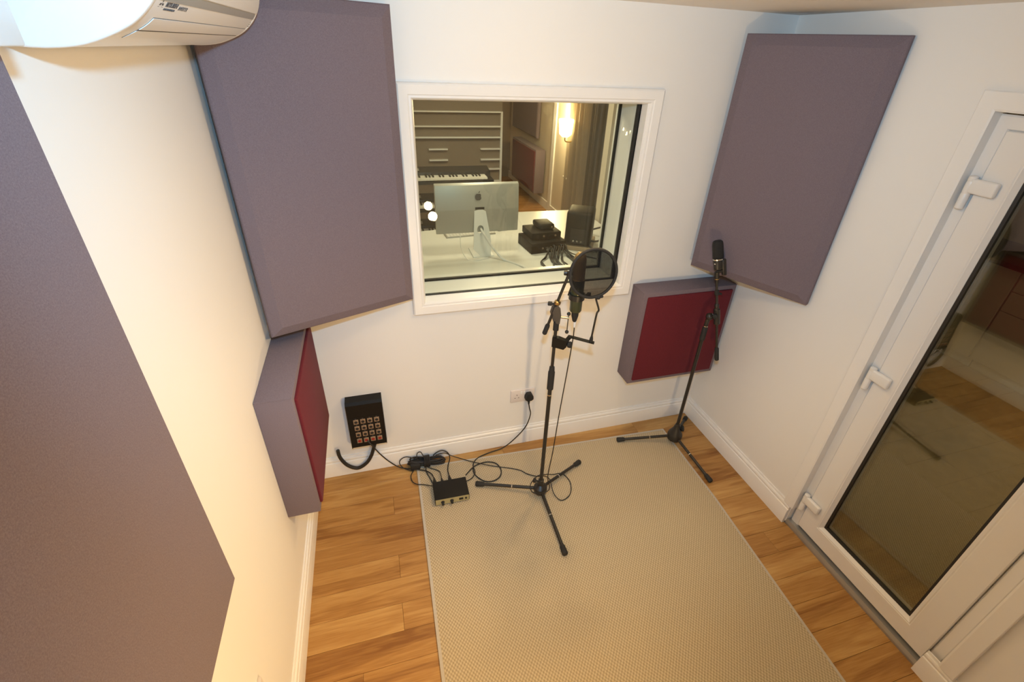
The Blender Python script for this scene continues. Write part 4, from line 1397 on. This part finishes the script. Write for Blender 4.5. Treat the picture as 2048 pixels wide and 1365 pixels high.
for nm_, lb_, pts_ in (('speaker_cable', 'black cable looping out from the right of the monitor speaker', [(-0.29, 1.235, DZ + 0.07), (-0.22, 1.18, DZ + 0.09), (-0.12, 1.26, DZ + 0.16), (-0.08, 1.45, DZ + 0.10), (-0.16, 1.60, DZ + 0.02), (-0.28, 1.66, DZ + 0.006)]),
                      ('speaker_cable', 'black cable running down to the desk edge below the monitor speaker', [(-0.33, 1.235, DZ + 0.07), (-0.28, 1.15, DZ + 0.03), (-0.22, 1.08, DZ + 0.007), (-0.16, 1.00, DZ + 0.007), (-0.14, 0.945, DZ + 0.004)])):
    lead_obj(nm_, lb_, pts_, 0.008)

# synth keyboards on a tiered stand
ks = thing('keyboard_stand', 'black tiered stand holding the keyboards behind the desk', 'keyboard stand', (-1.25, 2.6, 0))
for sx in (-2.05, -0.80):
    bm = BM(); tube(bm, [(sx, 2.73, 0.0), (sx, 2.73, 1.04)], 0.018, 10); tube(bm, [(sx, 2.35, 0.018), (sx, 2.85, 0.018)], 0.016, 8)
    obj('upright', bm, M['blackmetal'], ks)
    for zz in (0.50, 0.75, 1.00):
        bm = BM(); tube(bm, [(sx, 2.73, zz), (sx, 2.40, zz + 0.0)], 0.012, 8)
        obj('arm', bm, M['blackmetal'], ks)


def synth(name, label, x0, x1, y0, z0, nkeys):
    root = thing(name, label, 'keyboard', ((x0 + x1) / 2, y0 + 0.15, z0))
    bm = BM()
    prism(bm, [(x0, y0, z0), (x0, y0 + 0.30, z0), (x0, y0 + 0.30, z0 + 0.10), (x0, y0 + 0.16, z0 + 0.075), (x0, y0 + 0.15, z0 + 0.035), (x0, y0, z0 + 0.030)], (x1 - x0, 0, 0))
    obj('case', bm, M['keybed'], root, smooth=0)
    kw = (x1 - x0 - 0.12) / nkeys
    for i in range(nkeys):
        bm = BM(); box(bm, x0 + 0.06 + kw * i + 0.0006, x0 + 0.06 + kw * (i + 1) - 0.0006, y0 + 0.005, y0 + 0.145, z0 + 0.036, z0 + 0.052)
        obj('white_key', bm, M['keywhite'], root, smooth=0)
        if i % 7 in (0, 1, 3, 4, 5) and i < nkeys - 1:
            bm = BM(); box(bm, x0 + 0.06 + kw * (i + 1) - 0.006, x0 + 0.06 + kw * (i + 1) + 0.006, y0 + 0.055, y0 + 0.147, z0 + 0.050, z0 + 0.064)
            obj('black_key', bm, M['gasket'], root, smooth=0)
    bm = BM(); obox(bm, ((x0 + x1) / 2 - 0.15, y0 + 0.23, z0 + 0.0885), (1, 0, 0), (0, 1, 0.178), (0, -0.178, 1), 0.10, 0.03, 0.001)
    obj('display', bm, M['alu'], root, smooth=0)
    return root


synth('synth_keyboard', 'black synthesizer on the top tier behind the computer', -2.05, -0.80, 2.36, 1.012, 36)
synth('synth_keyboard', 'black keyboard on the middle tier behind the computer', -2.05, -0.80, 2.34, 0.762, 36)
synth('synth_keyboard', 'black keyboard on the lowest tier, just above the desk edge', -2.05, -0.80, 2.32, 0.512, 36)

# taupe unit with white strips further back
sh = thing('shelf_unit', 'tall taupe unit with white horizontal strips at the back of the control room', 'shelf unit', (-1.2, 3.5, 0))
bm = BM(); box(bm, -2.3, -0.47, 3.345, 3.62, 0, 2.2)
obj('body', bm, M['taupe'], sh, smooth=0)
bm = BM(); box(bm, -0.492, -0.470, 3.315, 3.345, 0, 1.53)
obj('edge_strip', bm, M['gloss'], sh, smooth=0)
for zz in (1.80, 1.66, 1.53, 1.385, 1.274):
    bm = BM(); box(bm, -2.28, -0.493, 3.30, 3.345, zz - 0.010, zz + 0.003)
    obj('white_strip', bm, M['gloss'], sh, smooth=0)
for zz in (1.152, 1.039, 0.935, 0.80):
    for xa, xb in ((-1.286, -1.082), (-0.716, -0.493)):
        bm = BM(); box(bm, xa, xb, 3.31, 3.345, zz - 0.010, zz + 0.004)
        obj('white_strip', bm, M['gloss'], sh, smooth=0)

# panel, door, curtains, lamps along the control room's right wall
boxed_panel('box_absorber', 'maroon fronted box panel seen through the window on the far right wall', (CX1 - 0.022, 6.15, 0), (0, -1, 0), (-1, 0, 0), 1.25, 0.15, 0.20, 0.84)
slab_panel('sound_absorber', 'dark mauve panel high on the far right wall beyond the window', (CX1 - 0.013, 6.60), (0, -1.0), 1.35, 0.05, 0.95, 2.1, 0.02)
d2 = thing('door_2', None, None, (CX1, 4.3, 0), kind='structure')
bm = BM()
ring_sweep(bm, 3.92, 4.60, 0.02, 2.05, [(0, CX1), (0, CX1 - 0.05), (0.11, CX1 - 0.05), (0.11, CX1)], to_right)
obj('sash', bm, M['upvc'], d2, smooth=0)
bm = BM(); box(bm, CX1 - 0.03, CX1 - 0.024, 4.03, 4.49, 0.13, 1.94)
obj('pane', bm, M['creamwall'], d2, smooth=0)
bm = BM(); box(bm, CX1 - 0.085, CX1 - 0.055, 3.82, 3.99, 0.655, 0.68, bevel=0.006); box(bm, CX1 - 0.062, CX1 - 0.05, 3.965, 3.995, 0.50, 0.75, bevel=0.004)
obj('handle', bm, M['upvc'], d2)


def curtain(name, label, y0, y1, x, mat, folds):
    bm = BM()
    N = folds * 10
    rows = []
    for zz in (0.05, 0.8, 1.6, 2.25):
        rows.append([bm.verts.new((x + 0.035 * math.sin(2 * PI * folds * i / N) * (0.7 + 0.3 * math.sin(i * 0.37)), y0 + (y1 - y0) * i / N, zz)) for i in range(N + 1)])
    for a, b in zip(rows, rows[1:]):
        for i in range(N):
            bm.faces.new((a[i], a[i + 1], b[i + 1], b[i]))
    bmesh.ops.solidify(bm, geom=bm.faces[:], thickness=0.004)
    o = obj(name, bm, mat, None, smooth=60)
    return tag(o, label, 'curtain')


curtain('curtain', 'cream curtain glowing in the lamp light beyond the window', 3.28, 3.90, 0.57, M['curtain'], 9)
curtain('curtain', 'dark taupe curtain right of the lamp, seen through the window', 2.30, 3.26, 0.57, M['browncurtain'], 13)
lp = thing('wall_lamp', 'glowing warm wall lamp seen through the window', 'lamp', (0.5, 3.80, 1.25))
bm = BM(); lathe(bm, (0.475, 3.80, 1.20), (0, 0, 1), [(0, 0.040), (0.03, 0.075), (0.20, 0.095), (0.205, 0.09)], 16)
obj('shade', bm, M['shade'], lp)
bm = BM(); tube(bm, catmull([(0.475, 3.80, 1.20), (0.48, 3.80, 1.15), (0.55, 3.80, 1.14), (0.642, 3.80, 1.18)], 5), 0.008, 8)
obj('bracket', bm, M['brass'], lp)
lg_ = light('wall_lamp_glow', 'POINT', (0.40, 3.95, 1.45), 60, (1.0, 0.72, 0.38), radius=0.06)
cl = thing('chandelier', 'small sparkling chandelier in the next room, mirrored at the right of the control room window', 'chandelier', (0.82, -2.80, 1.375))
cc0 = V((0.82, -2.80, 1.375))
bm = BM(); tube(bm, [cc0, cc0 + V((0, 0, 1.0))], 0.004, 8); ball(bm, cc0, 0.02)
obj('stem', bm, M['chrome'], cl)
for q in range(8):
    t = 2 * PI * q / 8 + 0.3
    e = cc0 + V((0.105 * math.cos(t), 0.105 * math.sin(t), 0.012 * math.sin(3 * t)))
    bm = BM(); tube(bm, catmull([cc0, cc0 * 0.5 + e * 0.5 + V((0, 0, -0.03)), e], 5), 0.003, 6)
    am = obj('arm', bm, M['chrome'], cl)
    bm = BM(); lathe(bm, e, (0, 0, 1), [(0, 0.004), (0.008, 0.0085), (0.02, 0.007), (0.038, 0.0008)], 8)
    obj('bulb', bm, M['bulb'], am)

# ------------------------------------------------------------------ room beyond the glazed door
bm = BM(); box(bm, 0.12, 3.4, -4.2, 1.9, -0.05, -0.004)
nfl = struct('floor', bm, M['gapwood'])
yy = -4.2
i = 0
while yy < 1.9:
    cut = 1.9 + 0.55 * ((i * 7) % 3 - 1)
    for xa, xb in ((0.13, cut), (cut, 3.4)):
        bm = BM(); box(bm, xa + 0.001, xb - 0.001, yy + 0.001, yy + 0.179, -0.012, 0.0, bevel=0.0012, seg=1)
        obj('plank', bm, M['paving'], nfl, smooth=0)
    yy += 0.18
    i += 1
bm = BM(); box(bm, 3.4, 3.5, -4.3, 2.0, -0.05, 2.45)
struct('wall_right', bm, M['creamwall'])
bm = BM(); box(bm, 0.12, 3.5, -4.3, -4.2, -0.05, 2.45)
struct('wall_front', bm, M['creamwall'])
bm = BM(); box(bm, 0.12, 3.5, 1.9, 2.0, -0.05, 2.45); 
struct('wall_back', bm, M['creamwall'])
bm = BM(); box(bm, 0.12, 3.5, -4.3, 2.0, 2.40, 2.45)
struct('ceiling', bm, M['ceiling'])
rg2 = BM(); box(rg2, 0.15, 1.05, -2.6, 0.6, 0.0005, 0.008)
tag(obj('rug', rg2, M['weave'], None, smooth=0), 'dim woven rug on the far side of the glazed door', 'rug')
cab = thing('kitchen_cabinet', 'grey base cabinet with three drawers seen through the glazed door', 'cabinet', (2.9, -0.6, 0))
bm = BM(); box(bm, 2.62, 3.2, -1.08, -0.083, 0.10, 0.86)
obj('carcass', bm, M['cabgrey'], cab, smooth=0)
bm = BM(); box(bm, 2.68, 3.2, -1.08, -0.083, 0.0, 0.10)
obj('plinth', bm, M['cabgrey'], cab, smooth=0)
for z0, z1 in ((0.105, 0.545), (0.550, 0.705), (0.710, 0.855)):
    bm = BM(); box(bm, 2.60, 2.62, -1.077, -0.086, z0, z1, bevel=0.002, seg=1)
    obj('drawer_front', bm, M['cabgrey'], cab, smooth=0)
cab2 = thing('kitchen_cabinet', 'grey base cabinet with a plain door left of the drawers through the glazed door', 'cabinet', (2.9, 0.4, 0))
bm = BM(); box(bm, 2.62, 3.2, -0.077, 0.92, 0.10, 0.86)
obj('carcass', bm, M['cabgrey'], cab2, smooth=0)
bm = BM(); box(bm, 2.68, 3.2, -0.077, 0.92, 0.0, 0.10)
obj('plinth', bm, M['cabgrey'], cab2, smooth=0)
bm = BM(); box(bm, 2.60, 2.62, -0.074, 0.917, 0.105, 0.855, bevel=0.002, seg=1)
obj('door', bm, M['cabgrey'], cab2, smooth=0)
wt = BM(); box(wt, 2.57, 3.22, -1.1, 0.94, 0.861, 0.90, bevel=0.004)
tag(obj('worktop', wt, M['keybed'], None), 'dark worktop on the grey cabinets beyond the glazed door', 'worktop')
